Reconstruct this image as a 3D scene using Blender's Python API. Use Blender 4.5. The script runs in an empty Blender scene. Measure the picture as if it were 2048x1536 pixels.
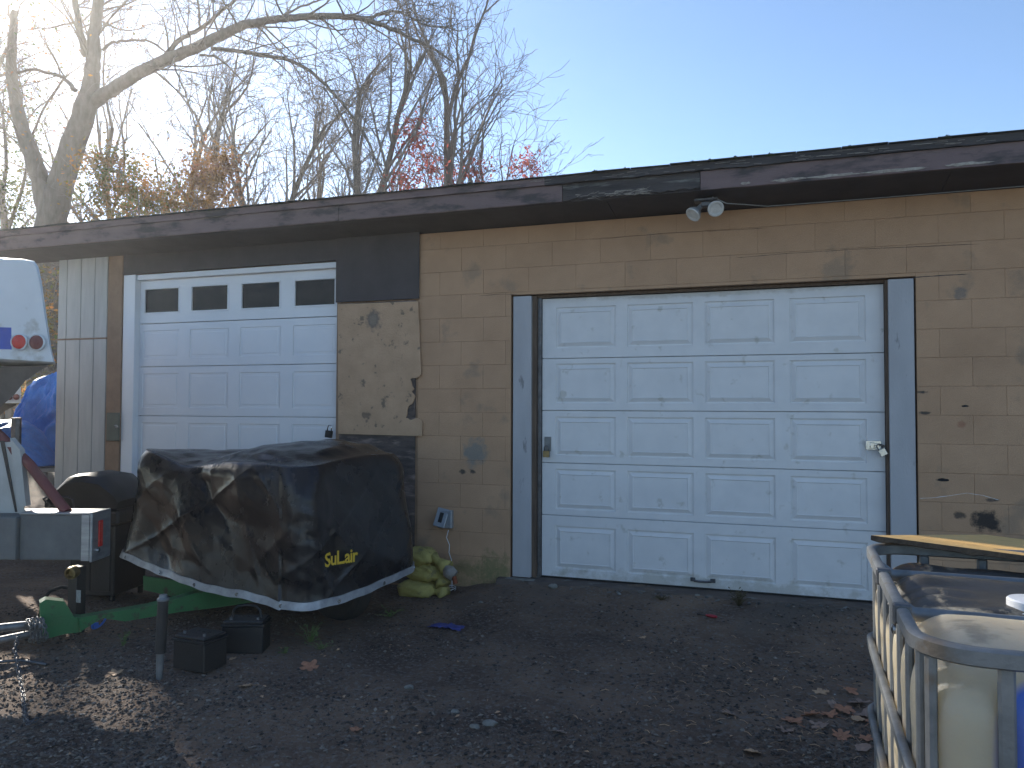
import bpy, bmesh, math, random
import numpy as np
from mathutils import Vector, Matrix, noise
from mathutils.bvhtree import BVHTree
R = math.radians
S = bpy.context.scene
COL = S.collection

# ------------------------------------------------------------------ camera
F = 1536.6                                   # focal length in pixels of the 2048 px wide photograph
YAW, PIT, ROL = R(18.958), R(1.762), R(0.205)
CAM = Vector((1.953, -6.513, 1.470))
_d = Vector((-math.sin(YAW)*math.cos(PIT), math.cos(YAW)*math.cos(PIT), math.sin(PIT)))
_r = Vector((math.cos(YAW), math.sin(YAW), 0)); _u = _r.cross(_d)
_r2 = _r*math.cos(ROL)+_u*math.sin(ROL); _u2 = -_r*math.sin(ROL)+_u*math.cos(ROL)
cam = bpy.data.cameras.new('camera'); co = bpy.data.objects.new('camera', cam); COL.objects.link(co)
cam.sensor_width = 36; cam.lens = 36*F/2048; cam.clip_start = .05; cam.clip_end = 1500
m = Matrix((( _r2.x, _u2.x, -_d.x, CAM.x), (_r2.y, _u2.y, -_d.y, CAM.y), (_r2.z, _u2.z, -_d.z, CAM.z), (0, 0, 0, 1)))
co.matrix_world = m
S.camera = co

# ------------------------------------------------------------------ world, sun, exposure
SUN_EL, SUN_AZ = 23.5, -56.0                 # azimuth counted from +Y, clockwise positive
w = bpy.data.worlds.new('World'); S.world = w; w.use_nodes = True
nt = w.node_tree; bg = nt.nodes['Background']
sky = nt.nodes.new('ShaderNodeTexSky'); sky.sky_type = 'NISHITA'; sky.sun_disc = False
sky.sun_elevation = R(SUN_EL); sky.sun_rotation = R(SUN_AZ)
sky.air_density = 0.8; sky.dust_density = 0.15; sky.ozone_density = 3.2; sky.altitude = 50
tint = nt.nodes.new('ShaderNodeMix'); tint.data_type = 'RGBA'; tint.blend_type = 'MULTIPLY'; tint.inputs[0].default_value = 1
tint.inputs[7].default_value = (1.02, .985, .93, 1)           # the camera's white balance leans warm
nt.links.new(sky.outputs[0], tint.inputs[6]); nt.links.new(tint.outputs[2], bg.inputs[0]); bg.inputs[1].default_value = 0.12
sl = bpy.data.lights.new('sun', 'SUN'); sl.energy = 5.0; sl.angle = R(0.6); sl.color = (1, .93, .82)
so = bpy.data.objects.new('sun', sl); COL.objects.link(so)
sd = Vector((math.sin(R(SUN_AZ))*math.cos(R(SUN_EL)), math.cos(R(SUN_AZ))*math.cos(R(SUN_EL)), math.sin(R(SUN_EL))))
so.rotation_euler = (-sd).to_track_quat('-Z', 'Y').to_euler()
S.view_settings.view_transform = 'Standard'; S.view_settings.look = 'None'
S.view_settings.exposure = 1.25; S.view_settings.gamma = 1.0
S.cycles.max_bounces = 8; S.cycles.diffuse_bounces = 4; S.cycles.transparent_max_bounces = 8

# ------------------------------------------------------------------ helpers
def ray(px, py): return _d + _r2*((px-1024)/F) - _u2*((py-768)/F)
def atY(px, py, Y=0.): v = ray(px, py); return CAM + v*((Y-CAM.y)/v.y)
def atZ(px, py, Z=-.1): v = ray(px, py); return CAM + v*((Z-CAM.z)/v.z)
def atD(px, py, D): return CAM + ray(px, py)*D

def link(o, parent=None):
    COL.objects.link(o)
    if parent is not None: o.parent = parent
    return o
def tag(o, label=None, cat=None, group=None, kind=None):
    if label: o['label'] = label
    if cat: o['category'] = cat
    if group: o['group'] = group
    if kind: o['kind'] = kind
    return o
def empty(name, loc=(0, 0, 0), rz=0, **k):
    o = bpy.data.objects.new(name, None); o.location = loc; o.rotation_euler = (0, 0, rz)
    link(o); return tag(o, **k)
def copy_tree(o, parent=None):
    c = o.copy(); COL.objects.link(c)
    if parent is not None: c.parent = parent
    for ch in list(o.children): copy_tree(ch, c)
    return c

class MB:
    def __init__(s): s.v = []; s.f = []; s.sm = False; s.col = None
    def add(s, vs, fs):
        b = len(s.v); s.v += [tuple(v) for v in vs]; s.f += [tuple(i+b for i in f) for f in fs]; return s
    def box(s, x0, x1, y0, y1, z0, z1, M=None):
        vs = [(x, y, z) for z in (z0, z1) for y in (y0, y1) for x in (x0, x1)]
        if M is not None: vs = [M @ Vector(v) for v in vs]
        return s.add(vs, [(0, 2, 3, 1), (4, 5, 7, 6), (0, 1, 5, 4), (2, 6, 7, 3), (0, 4, 6, 2), (1, 3, 7, 5)])
    def cbox(s, x0, x1, y0, y1, z0, z1, c=.004, M=None):
        "box with chamfered edges, 44 triangles"
        bm = bmesh.new(); r = bmesh.ops.create_cube(bm, size=1)
        for v in bm.verts: v.co = Vector(((x0+x1)/2+v.co.x*(x1-x0), (y0+y1)/2+v.co.y*(y1-y0), (z0+z1)/2+v.co.z*(z1-z0)))
        bmesh.ops.bevel(bm, geom=list(bm.edges), offset=c, segments=1, affect='EDGES')
        return s.frombm(bm, M)
    def frombm(s, bm, M=None):
        bm.verts.ensure_lookup_table(); bm.verts.index_update()
        s.add([(M @ v.co) if M is not None else v.co.copy() for v in bm.verts], [[v.index for v in f.verts] for f in bm.faces])
        bm.free(); return s
    def tube(s, path, rad, n=8, cap=True, closed=False):
        path = [Vector(p) for p in path]; k = len(path)
        if not hasattr(rad, '__len__'): rad = [rad]*k
        b = len(s.v); up = None
        for i, p in enumerate(path):
            if closed: t = (path[(i+1) % k]-path[i-1])
            else: t = path[min(i+1, k-1)]-path[max(i-1, 0)]
            if t.length < 1e-9: t = Vector((0, 0, 1))
            t.normalize()
            if up is None:
                up = Vector((0, 0, 1)) if abs(t.z) < .9 else Vector((1, 0, 0))
            a = up - t*up.dot(t)
            if a.length < 1e-6: a = t.orthogonal()
            a.normalize(); up = a; c = t.cross(a)
            for j in range(n):
                q = 2*math.pi*(j+.5)/n
                s.v.append(tuple(p + (a*math.cos(q)+c*math.sin(q))*rad[i]))
        for i in range(k if closed else k-1):
            i2 = (i+1) % k
            for j in range(n):
                j2 = (j+1) % n
                s.f.append((b+i*n+j, b+i*n+j2, b+i2*n+j2, b+i2*n+j))
        if cap and not closed:
            s.f.append(tuple(b+j for j in range(n))[::-1]); s.f.append(tuple(b+(k-1)*n+j for j in range(n)))
        return s
    def lathe(s, prof, n=24, M=None, cap=True):
        b = len(s.v)
        for r, z in prof:
            for j in range(n):
                q = 2*math.pi*j/n; p = Vector((r*math.cos(q), r*math.sin(q), z))
                s.v.append(tuple(M @ p if M is not None else p))
        for i in range(len(prof)-1):
            for j in range(n):
                j2 = (j+1) % n; s.f.append((b+i*n+j, b+i*n+j2, b+(i+1)*n+j2, b+(i+1)*n+j))
        if cap:
            s.f.append(tuple(b+j for j in range(n))[::-1]); s.f.append(tuple(b+(len(prof)-1)*n+j for j in range(n)))
        return s
    def prism(s, pts, vec):
        "polygon extruded along vec"
        n = len(pts); vec = Vector(vec)
        s.add([Vector(p) for p in pts]+[Vector(p)+vec for p in pts],
              [tuple(range(n))[::-1], tuple(range(n, 2*n))]+[(i, (i+1) % n, n+(i+1) % n, n+i) for i in range(n)])
        return s
    def strap(s, path, wv, t, nrm=None):
        "flat bar: path of centres, half width vector, half thickness"
        wv = Vector(wv); path = [Vector(p) for p in path]; b = len(s.v)
        for i, p in enumerate(path):
            d = (path[min(i+1, len(path)-1)]-path[max(i-1, 0)]).normalized(); nn = d.cross(wv).normalized()*t
            for a in (wv+nn, -wv+nn, -wv-nn, wv-nn): s.v.append(tuple(p+a))
        for i in range(len(path)-1):
            for j in range(4):
                s.f.append((b+4*i+j, b+4*i+(j+1) % 4, b+4*i+4+(j+1) % 4, b+4*i+4+j))
        s.f.append((b, b+3, b+2, b+1)); e = b+4*(len(path)-1); s.f.append((e, e+1, e+2, e+3))
        return s
    def build(s, name, mat, parent=None, smooth=False, kind=None, label=None, loc=None):
        me = bpy.data.meshes.new(name); me.from_pydata(s.v, [], s.f); me.update()
        bm = bmesh.new(); bm.from_mesh(me)
        if len(bm.faces) < 60000: bmesh.ops.recalc_face_normals(bm, faces=bm.faces)
        bm.to_mesh(me); bm.free()
        if smooth:
            me.polygons.foreach_set('use_smooth', [True]*len(me.polygons))
            if smooth == 'auto':
                try: me.set_sharp_from_angle(angle=R(38))
                except Exception: pass
        if mat: me.materials.append(mat)
        o = bpy.data.objects.new(name, me); link(o, parent)
        if loc is not None: o.location = loc
        return tag(o, label=label, kind=kind)

def srgb(h): return tuple(c for c in h)
def mat(name, c1, c2=None, scale=6, rough=.7, bump=0, bscale=60, metal=0, detail=6, c3=None, c3amt=.35, c3scale=1.7,
        coat=0, trans=0, spec=.5, stretch=(1, 1, 1), vcol=False, bstretch=None, bdist=.01, rvar=.1):
    m = bpy.data.materials.new(name); m.use_nodes = True; t = m.node_tree; N = t.nodes; L = t.links
    b = N['Principled BSDF']; g = N.new('ShaderNodeNewGeometry')
    mp = N.new('ShaderNodeMapping'); mp.inputs['Scale'].default_value = stretch; L.new(g.outputs['Position'], mp.inputs[0])
    def nz(sc, det=detail, src=mp, ro=.6):
        n = N.new('ShaderNodeTexNoise'); n.inputs['Scale'].default_value = sc; n.inputs['Detail'].default_value = det
        n.inputs['Roughness'].default_value = ro; L.new(src.outputs[0], n.inputs['Vector']); return n
    def ramp(src, lo, hi):
        r = N.new('ShaderNodeMapRange'); r.inputs[1].default_value = lo; r.inputs[2].default_value = hi
        L.new(src, r.inputs[0]); return r.outputs[0]
    def mix(f, a, bb):
        x = N.new('ShaderNodeMix'); x.data_type = 'RGBA'
        if isinstance(f, float): x.inputs[0].default_value = f
        else: L.new(f, x.inputs[0])
        for i, q in ((6, a), (7, bb)):
            if isinstance(q, tuple): x.inputs[i].default_value = (*q, 1)
            else: L.new(q, x.inputs[i])
        return x.outputs[2]
    if c2 is None: c2 = tuple(x*.75 for x in c1)
    n1 = nz(scale); c = mix(ramp(n1.outputs[0], .3, .7), c1, c2)
    if c3:
        n3 = nz(c3scale, 8); c = mix(ramp(n3.outputs[0], .62-c3amt*.4, .68-c3amt*.2), c, c3)
    if vcol:
        a = N.new('ShaderNodeAttribute'); a.attribute_name = 'col'
        x = N.new('ShaderNodeMix'); x.data_type = 'RGBA'; x.blend_type = 'MULTIPLY'; x.inputs[0].default_value = 1
        L.new(c, x.inputs[6]); L.new(a.outputs[0], x.inputs[7]); c = x.outputs[2]
    L.new(c, b.inputs['Base Color'])
    rr = N.new('ShaderNodeMapRange'); L.new(n1.outputs[0], rr.inputs[0]); rr.inputs[3].default_value = max(.02, rough-rvar); rr.inputs[4].default_value = min(1, rough+rvar)
    L.new(rr.outputs[0], b.inputs['Roughness'])
    b.inputs['Metallic'].default_value = metal; b.inputs['Specular IOR Level'].default_value = spec
    if coat: b.inputs['Coat Weight'].default_value = coat; b.inputs['Coat Roughness'].default_value = .15
    if bump:
        src = mp
        if bstretch:
            src = N.new('ShaderNodeMapping'); src.inputs['Scale'].default_value = bstretch; L.new(g.outputs['Position'], src.inputs[0])
        nb = nz(bscale, 5, src); bp = N.new('ShaderNodeBump'); bp.inputs['Strength'].default_value = bump; bp.inputs['Distance'].default_value = bdist
        L.new(nb.outputs[0], bp.inputs['Height']); L.new(bp.outputs[0], b.inputs['Normal'])
    m['_c'] = 1
    m.node_tree['out'] = 1
    MX[name] = (m, t, N, L, b, c, g, nz, ramp, mix)
    return m
MX = {}
def stain(m, centre, rad, color, amt=.8, sc=9., thr=(.35, .75)):
    "a stain with a shape of its own at a place on the surface"
    m_, t, N, L, b, c, g, nz, ramp, mix = MX[m.name]
    sub = N.new('ShaderNodeVectorMath'); sub.operation = 'SUBTRACT'; L.new(g.outputs['Position'], sub.inputs[0]); sub.inputs[1].default_value = centre
    dv = N.new('ShaderNodeVectorMath'); dv.operation = 'DIVIDE'; L.new(sub.outputs[0], dv.inputs[0]); dv.inputs[1].default_value = rad
    ln = N.new('ShaderNodeVectorMath'); ln.operation = 'LENGTH'; L.new(dv.outputs[0], ln.inputs[0])
    r1 = N.new('ShaderNodeMapRange'); r1.inputs[1].default_value = 1; r1.inputs[2].default_value = .3; L.new(ln.outputs['Value'], r1.inputs[0])
    nn = N.new('ShaderNodeTexNoise'); nn.inputs['Scale'].default_value = sc; nn.inputs['Detail'].default_value = 7; L.new(g.outputs['Position'], nn.inputs['Vector'])
    ad = N.new('ShaderNodeMath'); ad.operation = 'ADD'; nw = N.new('ShaderNodeMapRange'); nw.inputs[1].default_value = .32; nw.inputs[2].default_value = .68; nw.inputs[3].default_value = -.15; nw.inputs[4].default_value = 1.1; L.new(nn.outputs[0], nw.inputs[0])
    nn.inputs['Roughness'].default_value = .7; L.new(r1.outputs[0], ad.inputs[0]); L.new(nw.outputs[0], ad.inputs[1])
    mu = N.new('ShaderNodeMapRange'); mu.inputs[1].default_value = .6+thr[0]*.3; mu.inputs[2].default_value = .6+thr[1]; mu.inputs[4].default_value = amt; L.new(ad.outputs[0], mu.inputs[0])
    gt = N.new('ShaderNodeMath'); gt.operation = 'MULTIPLY'; L.new(mu.outputs[0], gt.inputs[0])
    cl = N.new('ShaderNodeMapRange'); cl.inputs[1].default_value = 0; cl.inputs[2].default_value = .15; L.new(r1.outputs[0], cl.inputs[0]); L.new(cl.outputs[0], gt.inputs[1])
    c2 = mix(gt.outputs[0], c, color); L.new(c2, b.inputs['Base Color'])
    MX[m.name] = (m_, t, N, L, b, c2, g, nz, ramp, mix)

# ------------------------------------------------------------------ materials
M = {}
M['tan'] = mat('tan_block_paint', (.48, .297, .175), (.41, .25, .146), 3, .85, .5, 150, c3=(.33, .22, .14), c3amt=.06, c3scale=2.3)
M['mortar'] = mat('painted_mortar', (.36, .222, .132), None, 8, .9, .3, 90)
M['white'] = mat('white_door_paint', (.71, .695, .68), (.63, .62, .61), 5, .42, .35, 260, c3=(.53, .51, .47), c3amt=.04, c3scale=8)
M['white2'] = mat('newer_white_door_paint', (.75, .745, .75), (.70, .70, .71), 3, .34, .15, 330)
M['grey'] = mat('grey_trim_paint', (.43, .425, .43), (.355, .35, .355), 5, .6, .3, 90, stretch=(1, 1, .3), c3=(.2, .2, .2), c3amt=.02, c3scale=11)
M['jamb'] = mat('raw_jamb_wood', (.16, .11, .075), (.08, .055, .04), 8, .85, .5, 60, stretch=(4, 4, .4))
M['dark'] = mat('dark_soffit_paint', (.060, .052, .054), (.045, .040, .042), 4, .75, .3, 80)
M['fascia'] = mat('maroon_fascia_paint', (.18, .125, .118), (.13, .092, .088), 5, .8, .5, 60, stretch=(.5, 1, 1.6), c3=(.06, .052, .05), c3amt=.3, c3scale=5)
M['rot'] = mat('rotted_grey_wood', (.085, .075, .07), (.04, .036, .035), 9, .95, .9, 45, stretch=(.25, 1, 2.4), c3=(.17, .17, .15), c3amt=.07, c3scale=7)
M['splint'] = mat('pale_split_wood', (.42, .38, .32), (.2, .17, .14), 30, .9)
M['roof'] = mat('shingle_grit', (.05, .05, .052), (.03, .035, .025), 20, .95, .6, 120)
M['moss'] = mat('moss_green', (.075, .095, .025), (.03, .045, .012), 30, 1, .8, 90)
M['ply'] = mat('painted_particle_board', (.50, .325, .20), (.41, .265, .16), 6, .9, .7, 60, c3=(.20, .145, .10), c3amt=.04, c3scale=13)
M['plyrot'] = mat('rotted_plywood', (.13, .10, .085), (.05, .04, .035), 9, .95, .9, 30, stretch=(.5, 1, 2.2), c3=(.26, .19, .16), c3amt=.2, c3scale=6)
M['siding'] = mat('weathered_white_siding', (.47, .46, .43), (.38, .37, .35), 6, .8, .4, 70, stretch=(2, 2, .3), c3=None)
M['post'] = mat('tan_post_paint', (.30, .19, .12), (.22, .14, .09), 7, .85, .4, 80)
M['plate'] = mat('green_grey_plate', (.12, .13, .10), None, 9, .7)
M['glass'] = mat('dark_window_glass', (.016, .013, .011), (.03, .026, .022), 6, .12, rvar=.05, spec=.22)
M['inside'] = mat('unlit_interior', (.05, .05, .05), None, 2, .9)
M['steel'] = mat('galvanised_steel', (.23, .235, .235), (.14, .145, .145), 14, .5, .15, 90, metal=.45, c3=(.16, .13, .1), c3amt=.08, c3scale=5)
M['steeldk'] = mat('dull_steel', (.17, .17, .18), (.10, .10, .10), 20, .5, .2, 80, metal=.8)
M['chrome'] = mat('bright_lock_metal', (.7, .7, .7), (.5, .5, .5), 30, .25, metal=1)
M['brass'] = mat('aged_brass', (.32, .24, .11), (.2, .15, .08), 30, .45, metal=.9)
M['black'] = mat('black_plastic', (.012, .012, .013), (.022, .021, .02), 14, .45, .25, 120)
M['blackpaint'] = mat('black_enamel', (.02, .019, .018), (.035, .032, .03), 9, .5, .2, 60)
M['rubber'] = mat('tyre_rubber', (.016, .016, .016), (.03, .028, .025), 20, .85, .3, 90)
M['green'] = mat('green_trailer_paint', (.035, .17, .055), (.028, .13, .045), 6, .5, .25, 60, c3=(.05, .05, .03), c3amt=.1, c3scale=8)
M['cover'] = mat('black_tarp_cloth', (.009, .009, .0105), (.014, .014, .016), 3.2, .27, .2, 30, c3=(.030, .029, .029), c3amt=.1, c3scale=3.3, rvar=.10, spec=.32, bdist=.01)
M['hem'] = mat('silver_hem_tape', (.40, .40, .41), (.22, .22, .23), 12, .4, .3, 40, metal=.25)
M['yellow'] = mat('yellow_woven_sack', (.44, .37, .11), (.32, .26, .08), 12, .7, .9, 60, c3=(.2, .17, .07), c3amt=.12, c3scale=12)
M['print'] = mat('yellow_print', (.72, .46, .03), (.6, .38, .03), 9, .6)
M['sackend'] = mat('dirty_sack_end', (.30, .29, .27), (.2, .16, .13), 18, .9)
M['rust'] = mat('rust_brown', (.22, .06, .025), None, 18, .9)
M['tie'] = mat('white_wire_plastic', (.8, .8, .8), None, 8, .5)
M['boxgrey'] = mat('grey_outlet_metal', (.36, .38, .40), (.28, .3, .32), 20, .45, metal=.4)
M['body'] = mat('white_fibreglass', (.62, .65, .68), (.55, .58, .60), 3, .35, .05, 60, c3=(.4, .4, .38), c3amt=.05, c3scale=3)
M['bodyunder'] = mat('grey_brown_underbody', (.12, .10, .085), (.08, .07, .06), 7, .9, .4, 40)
M['cab'] = mat('chalky_cream_panel', (.46, .45, .42), (.36, .35, .32), 5, .7, .2, 50)
M['alu'] = mat('brushed_bumper_metal', (.40, .41, .41), (.25, .25, .25), 9, .4, .15, 60, metal=.7, stretch=(.3, 1, 3))
M['bumperface'] = mat('dark_bumper_face', (.15, .15, .14), (.10, .10, .095), 6, .6, .2, 60)  # front face and step, darker than the bumper's top and end
M['redlens'] = mat('red_lens', (.65, .04, .03), (.5, .03, .025), 60, .25, .6, 220)
M['darklens'] = mat('smoky_red_lens', (.20, .06, .05), (.15, .04, .035), 60, .3, .6, 220)
M['redpaint'] = mat('faded_red_strut', (.17, .042, .034), (.12, .045, .038), 9, .7, .3, 60)
M['bluesq'] = mat('blue_panel', (.05, .10, .45), None, 6, .5)
M['tarpblue'] = mat('blue_poly_tarp', (.10, .33, .85), (.07, .25, .70), 9, .38, .6, 35, bdist=.03)
M['wood'] = mat('golden_grained_board', (.78, .50, .19), (.58, .33, .10), 26, .5, .2, 60, stretch=(.4, 3.2, 3.2), c3=(.14, .06, .02), c3amt=.06, c3scale=16)
M['woodedge'] = mat('weathered_board_edge', (.10, .07, .045), (.05, .035, .025), 30, .9, .8, 60)
M['tank'] = mat('yellowed_tank_plastic', (.50, .415, .285), (.38, .32, .225), 2.0, .45, .15, 90, c3=(.27, .225, .155), c3amt=.12, c3scale=7, rvar=.1)
M['tanktop'] = mat('grimy_tank_top', (.30, .27, .20), (.16, .15, .12), 5, .6, .25, 60, c3=(.05, .05, .045), c3amt=.3, c3scale=4, stretch=(.6, 1.6, 1))
M['cap'] = mat('white_cap', (.75, .75, .75), None, 8, .45)
M['pallet'] = mat('worn_pallet_steel', (.2, .21, .21), (.12, .12, .12), 9, .6, metal=.5)
M['bark'] = mat('grey_bark', (.21, .175, .14), (.13, .11, .085), 9, .95, .9, 14, stretch=(1, 1, .35), bdist=.03)
M['twig'] = mat('grey_brown_twig', (.26, .22, .18), (.18, .15, .125), 5, .9)
M['weed'] = mat('weed_green', (.08, .14, .03), (.12, .15, .05), 20, .7)
M['dryweed'] = mat('dry_weed_brown', (.10, .075, .035), (.06, .045, .02), 20, .9)
M['concrete'] = mat('dirty_concrete', (.13, .098, .078), (.085, .065, .052), 5, .95, .6, 60, c3=(.17, .155, .135), c3amt=.05, c3scale=6)
M['paleconc'] = mat('pale_broken_concrete', (.24, .23, .20), (.14, .13, .11), 12, .95, .7, 60)
M['leaf'] = mat('dead_leaf_brown', (.42, .19, .10), (.30, .13, .07), 24, .75, .4, 60)
M['leafpale'] = mat('dead_leaf_tan', (.52, .33, .19), (.38, .22, .12), 24, .75, .4, 60)
M['leafgrey'] = mat('dead_leaf_greyish', (.33, .22, .16), (.23, .15, .11), 24, .8, .4, 60)
M['rag'] = mat('muddy_blue_cloth', (.06, .07, .26), (.05, .05, .14), 20, .8)
M['redp'] = mat('red_plastic', (.35, .02, .03), None, 8, .4)
M['bluep'] = mat('blue_plastic', (.05, .16, .62), None, 8, .4)
M['bulb'] = mat('frosted_bulb_glass', (.62, .60, .55), (.5, .48, .44), 30, .25, .5, 160)
M['bulbneck'] = mat('dusty_silver_reflector', (.45, .45, .45), None, 20, .4, metal=.5)
M['ink'] = mat('pale_label_paper', (.45, .45, .44), (.25, .25, .25), 60, .6)

def leafmat(name, c1, c2, c3):
    m = bpy.data.materials.new(name); m.use_nodes = True; t = m.node_tree; N = t.nodes; L = t.links
    for n in list(N): N.remove(n)
    o = N.new('ShaderNodeOutputMaterial'); g = N.new('ShaderNodeNewGeometry'); n = N.new('ShaderNodeTexNoise'); n.inputs['Scale'].default_value = 2.2; n.inputs['Detail'].default_value = 6
    L.new(g.outputs['Position'], n.inputs['Vector']); cr = N.new('ShaderNodeValToRGB'); cr.color_ramp.elements[0].position = .36; cr.color_ramp.elements[0].color = (*c1, 1)
    cr.color_ramp.elements[1].position = .62; cr.color_ramp.elements[1].color = (*c3, 1); e = cr.color_ramp.elements.new(.5); e.color = (*c2, 1); L.new(n.outputs[0], cr.inputs[0])
    d = N.new('ShaderNodeBsdfDiffuse'); tr = N.new('ShaderNodeBsdfTranslucent'); L.new(cr.outputs[0], d.inputs[0]); L.new(cr.outputs[0], tr.inputs[0])
    x = N.new('ShaderNodeMixShader'); x.inputs[0].default_value = .5; L.new(d.outputs[0], x.inputs[1]); L.new(tr.outputs[0], x.inputs[2]); L.new(x.outputs[0], o.inputs[0])
    return m
M['f_red'] = leafmat('red_autumn_leaves', (.46, .11, .09), (.38, .10, .08), (.55, .16, .12))
M['f_brown'] = leafmat('russet_leaves', (.34, .16, .10), (.27, .16, .08), (.42, .22, .07))
M['f_mix'] = leafmat('green_and_orange_leaves', (.15, .19, .06), (.27, .19, .07), (.46, .21, .07))
M['f_green'] = leafmat('dull_green_leaves', (.09, .13, .05), (.13, .15, .06), (.20, .17, .06))

# block-to-block tone of the painted wall
_m, _t, _N, _L, _b, _c, _g, _nz, _rp, _mix = MX['tan_block_paint']
_oi = _N.new('ShaderNodeObjectInfo'); _mr = _N.new('ShaderNodeMapRange'); _mr.inputs[3].default_value = .96; _mr.inputs[4].default_value = 1.035; _L.new(_oi.outputs['Random'], _mr.inputs[0])
_vm = _N.new('ShaderNodeVectorMath'); _vm.operation = 'SCALE'; _L.new(_c, _vm.inputs[0]); _L.new(_mr.outputs[0], _vm.inputs['Scale'])
MX['tan_block_paint'] = (_m, _t, _N, _L, _b, _vm.outputs[0], _g, _nz, _rp, _mix); _L.new(_vm.outputs[0], _b.inputs['Base Color'])
# stains of the painted wall and doors
tz = lambda px, py, Y=-.1: tuple(atY(px, py, Y))
stain(M['tan'], tz(950, 905), (.16, .3, .17), (.13, .17, .17), .65, 9)
stain(M['tan'], tz(925, 943), (.05, .3, .03), (.05, .045, .04), .9, 20)
stain(M['tan'], tz(945, 943), (.04, .3, .03), (.05, .045, .04), .9, 20)
stain(M['tan'], tz(930, 1150), (.5, .3, .20), (.12, .13, .045), .6, 13, (.6, 1.0))
stain(M['tan'], tz(990, 1140), (.25, .3, .22), (.14, .15, .06), .7, 15, (.5, .9))
stain(M['tan'], tz(1975, 1045), (.13, .3, .12), (.025, .022, .02), .95, 11)
stain(M['tan'], tz(1920, 1030), (.05, .3, .04), (.04, .035, .03), .8, 14)
stain(M['tan'], tz(1842, 784), (.06, .3, .018), (.05, .045, .04), .9, 14)
stain(M['tan'], tz(1850, 826), (.06, .3, .016), (.05, .045, .04), .9, 14)
stain(M['tan'], tz(1884, 960), (.05, .3, .014), (.012, .012, .012), 1, 8, (0, .2))
stain(M['tan'], tz(1930, 812), (.035, .3, .01), (.02, .02, .02), 1, 8, (0, .2))
stain(M['tan'], tz(1922, 850), (.05, .3, .04), (.30, .12, .07), .6, 9)
stain(M['tan'], tz(1920, 590), (.06, .3, .07), (.17, .15, .13), .7, 9)
stain(M['tan'], tz(1985, 1000), (.07, .3, .02), (.08, .06, .05), .9, 9)
stain(M['ply'], tz(748, 640, -.12), (.115, .3, .125), (.09, .085, .085), .8, 9)
stain(M['ply'], tz(748, 640, -.12), (.06, .3, .07), (.24, .19, .14), .9, 9)
stain(M['ply'], tz(733, 832, -.12), (.06, .3, .05), (.12, .09, .07), .7, 12)
stain(M['white'], (1.37, 0, 0.02), (1.6, .3, .11), (.38, .35, .28), .55, 9)
stain(M['white'], (1.37, 0, 2.43), (1.5, .3, .05), (.45, .42, .38), .6, 8)
stain(M['tank'], (2.50, -4.95, .55), (.205, .10, 1.2), (.03, .12, .50), .9, 2, (-2, -.5))

# ------------------------------------------------------------------ ground
def gz(x, y):
    "height of the yard"
    z = -.105 - .06*min(1, max(0, (-x-.2)/1.2))*min(1, max(0, (y+1.6)/1.2))
    z += .082*min(1, max(0, (y+1.15)/1.0))*min(1, max(0, (x+.7)/.6))
    z += .03*noise.noise(Vector((x*.55, y*.55, 3.1))) * min(1, abs(y)*.8+.2)
    if y > 4: z += .16*(y-4) if y < 34 else 4.8+.02*(y-34)
    if x < -9 and y <= 4: z += .05*min(20, (-9-x))
    return z
def gh(x, y):
    z = gz(x, y)
    near = 1 if (-8 < x < 5 and -6.5 < y < .5) else .4
    z += near*(.016*noise.fractal(Vector((x*2.3, y*2.3, .7)), .9, 2.1, 4) + .007*noise.noise(Vector((x*11, y*11, 4))) + .004*noise.noise(Vector((x*27, y*27, 9))))
    return z
def axis(a, b, lo, hi, step):
    v = [lo+i*step for i in range(int((hi-lo)/step)+1)]
    s = step
    while v[-1] < b: s *= 1.25; v.append(v[-1]+s)
    s = step
    while v[0] > a: s *= 1.25; v.insert(0, v[0]-s)
    return v
xs = axis(-150, 150, -5.5, 3.2, .036); ys = axis(-100, 160, -5.2, .12, .036)
g = MB(); g.v = [(x, y, gh(x, y)) for y in ys for x in xs]; nx = len(xs)
g.f = [(j*nx+i, j*nx+i+1, (j+1)*nx+i+1, (j+1)*nx+i) for j in range(len(ys)-1) for i in range(nx-1)]

gm = bpy.data.materials.new('dark_gravelly_dirt'); gm.use_nodes = True
t = gm.node_tree; N = t.nodes; L = t.links; b = N['Principled BSDF']; ge = N.new('ShaderNodeNewGeometry')
def nzz(s, d=8, r=.65):
    n = N.new('ShaderNodeTexNoise'); n.inputs['Scale'].default_value = s; n.inputs['Detail'].default_value = d; n.inputs['Roughness'].default_value = r
    L.new(ge.outputs['Position'], n.inputs['Vector']); return n.outputs[0]
def mr(src, a, bb, c=0, d=1):
    r = N.new('ShaderNodeMapRange'); r.inputs[1].default_value = a; r.inputs[2].default_value = bb; r.inputs[3].default_value = c; r.inputs[4].default_value = d
    L.new(src, r.inputs[0]); return r.outputs[0]
def mx(f, a, bb):
    x = N.new('ShaderNodeMix'); x.data_type = 'RGBA'; L.new(f, x.inputs[0])
    for i, q in ((6, a), (7, bb)):
        if isinstance(q, tuple): x.inputs[i].default_value = (*q, 1)
        else: L.new(q, x.inputs[i])
    return x.outputs[2]
c = mx(mr(nzz(1.1), .38, .62), (.085, .056, .040), (.215, .142, .095))
c = mx(mr(nzz(38, 6), .5, .66), c, (.19, .165, .145))
c = mx(mr(nzz(26, 5), .58, .70), c, (.036, .027, .022))
c = mx(mr(nzz(.7, 5), .56, .68), c, (.125, .098, .078))
sp = N.new('ShaderNodeSeparateXYZ'); L.new(ge.outputs['Position'], sp.inputs[0])
lit = mx(mr(nzz(3), .35, .65), (.10, .062, .035), (.05, .045, .022))      # leaf litter of the wood behind
c = mx(mr(sp.outputs[1], 1.0, 5.0), c, lit)
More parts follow.
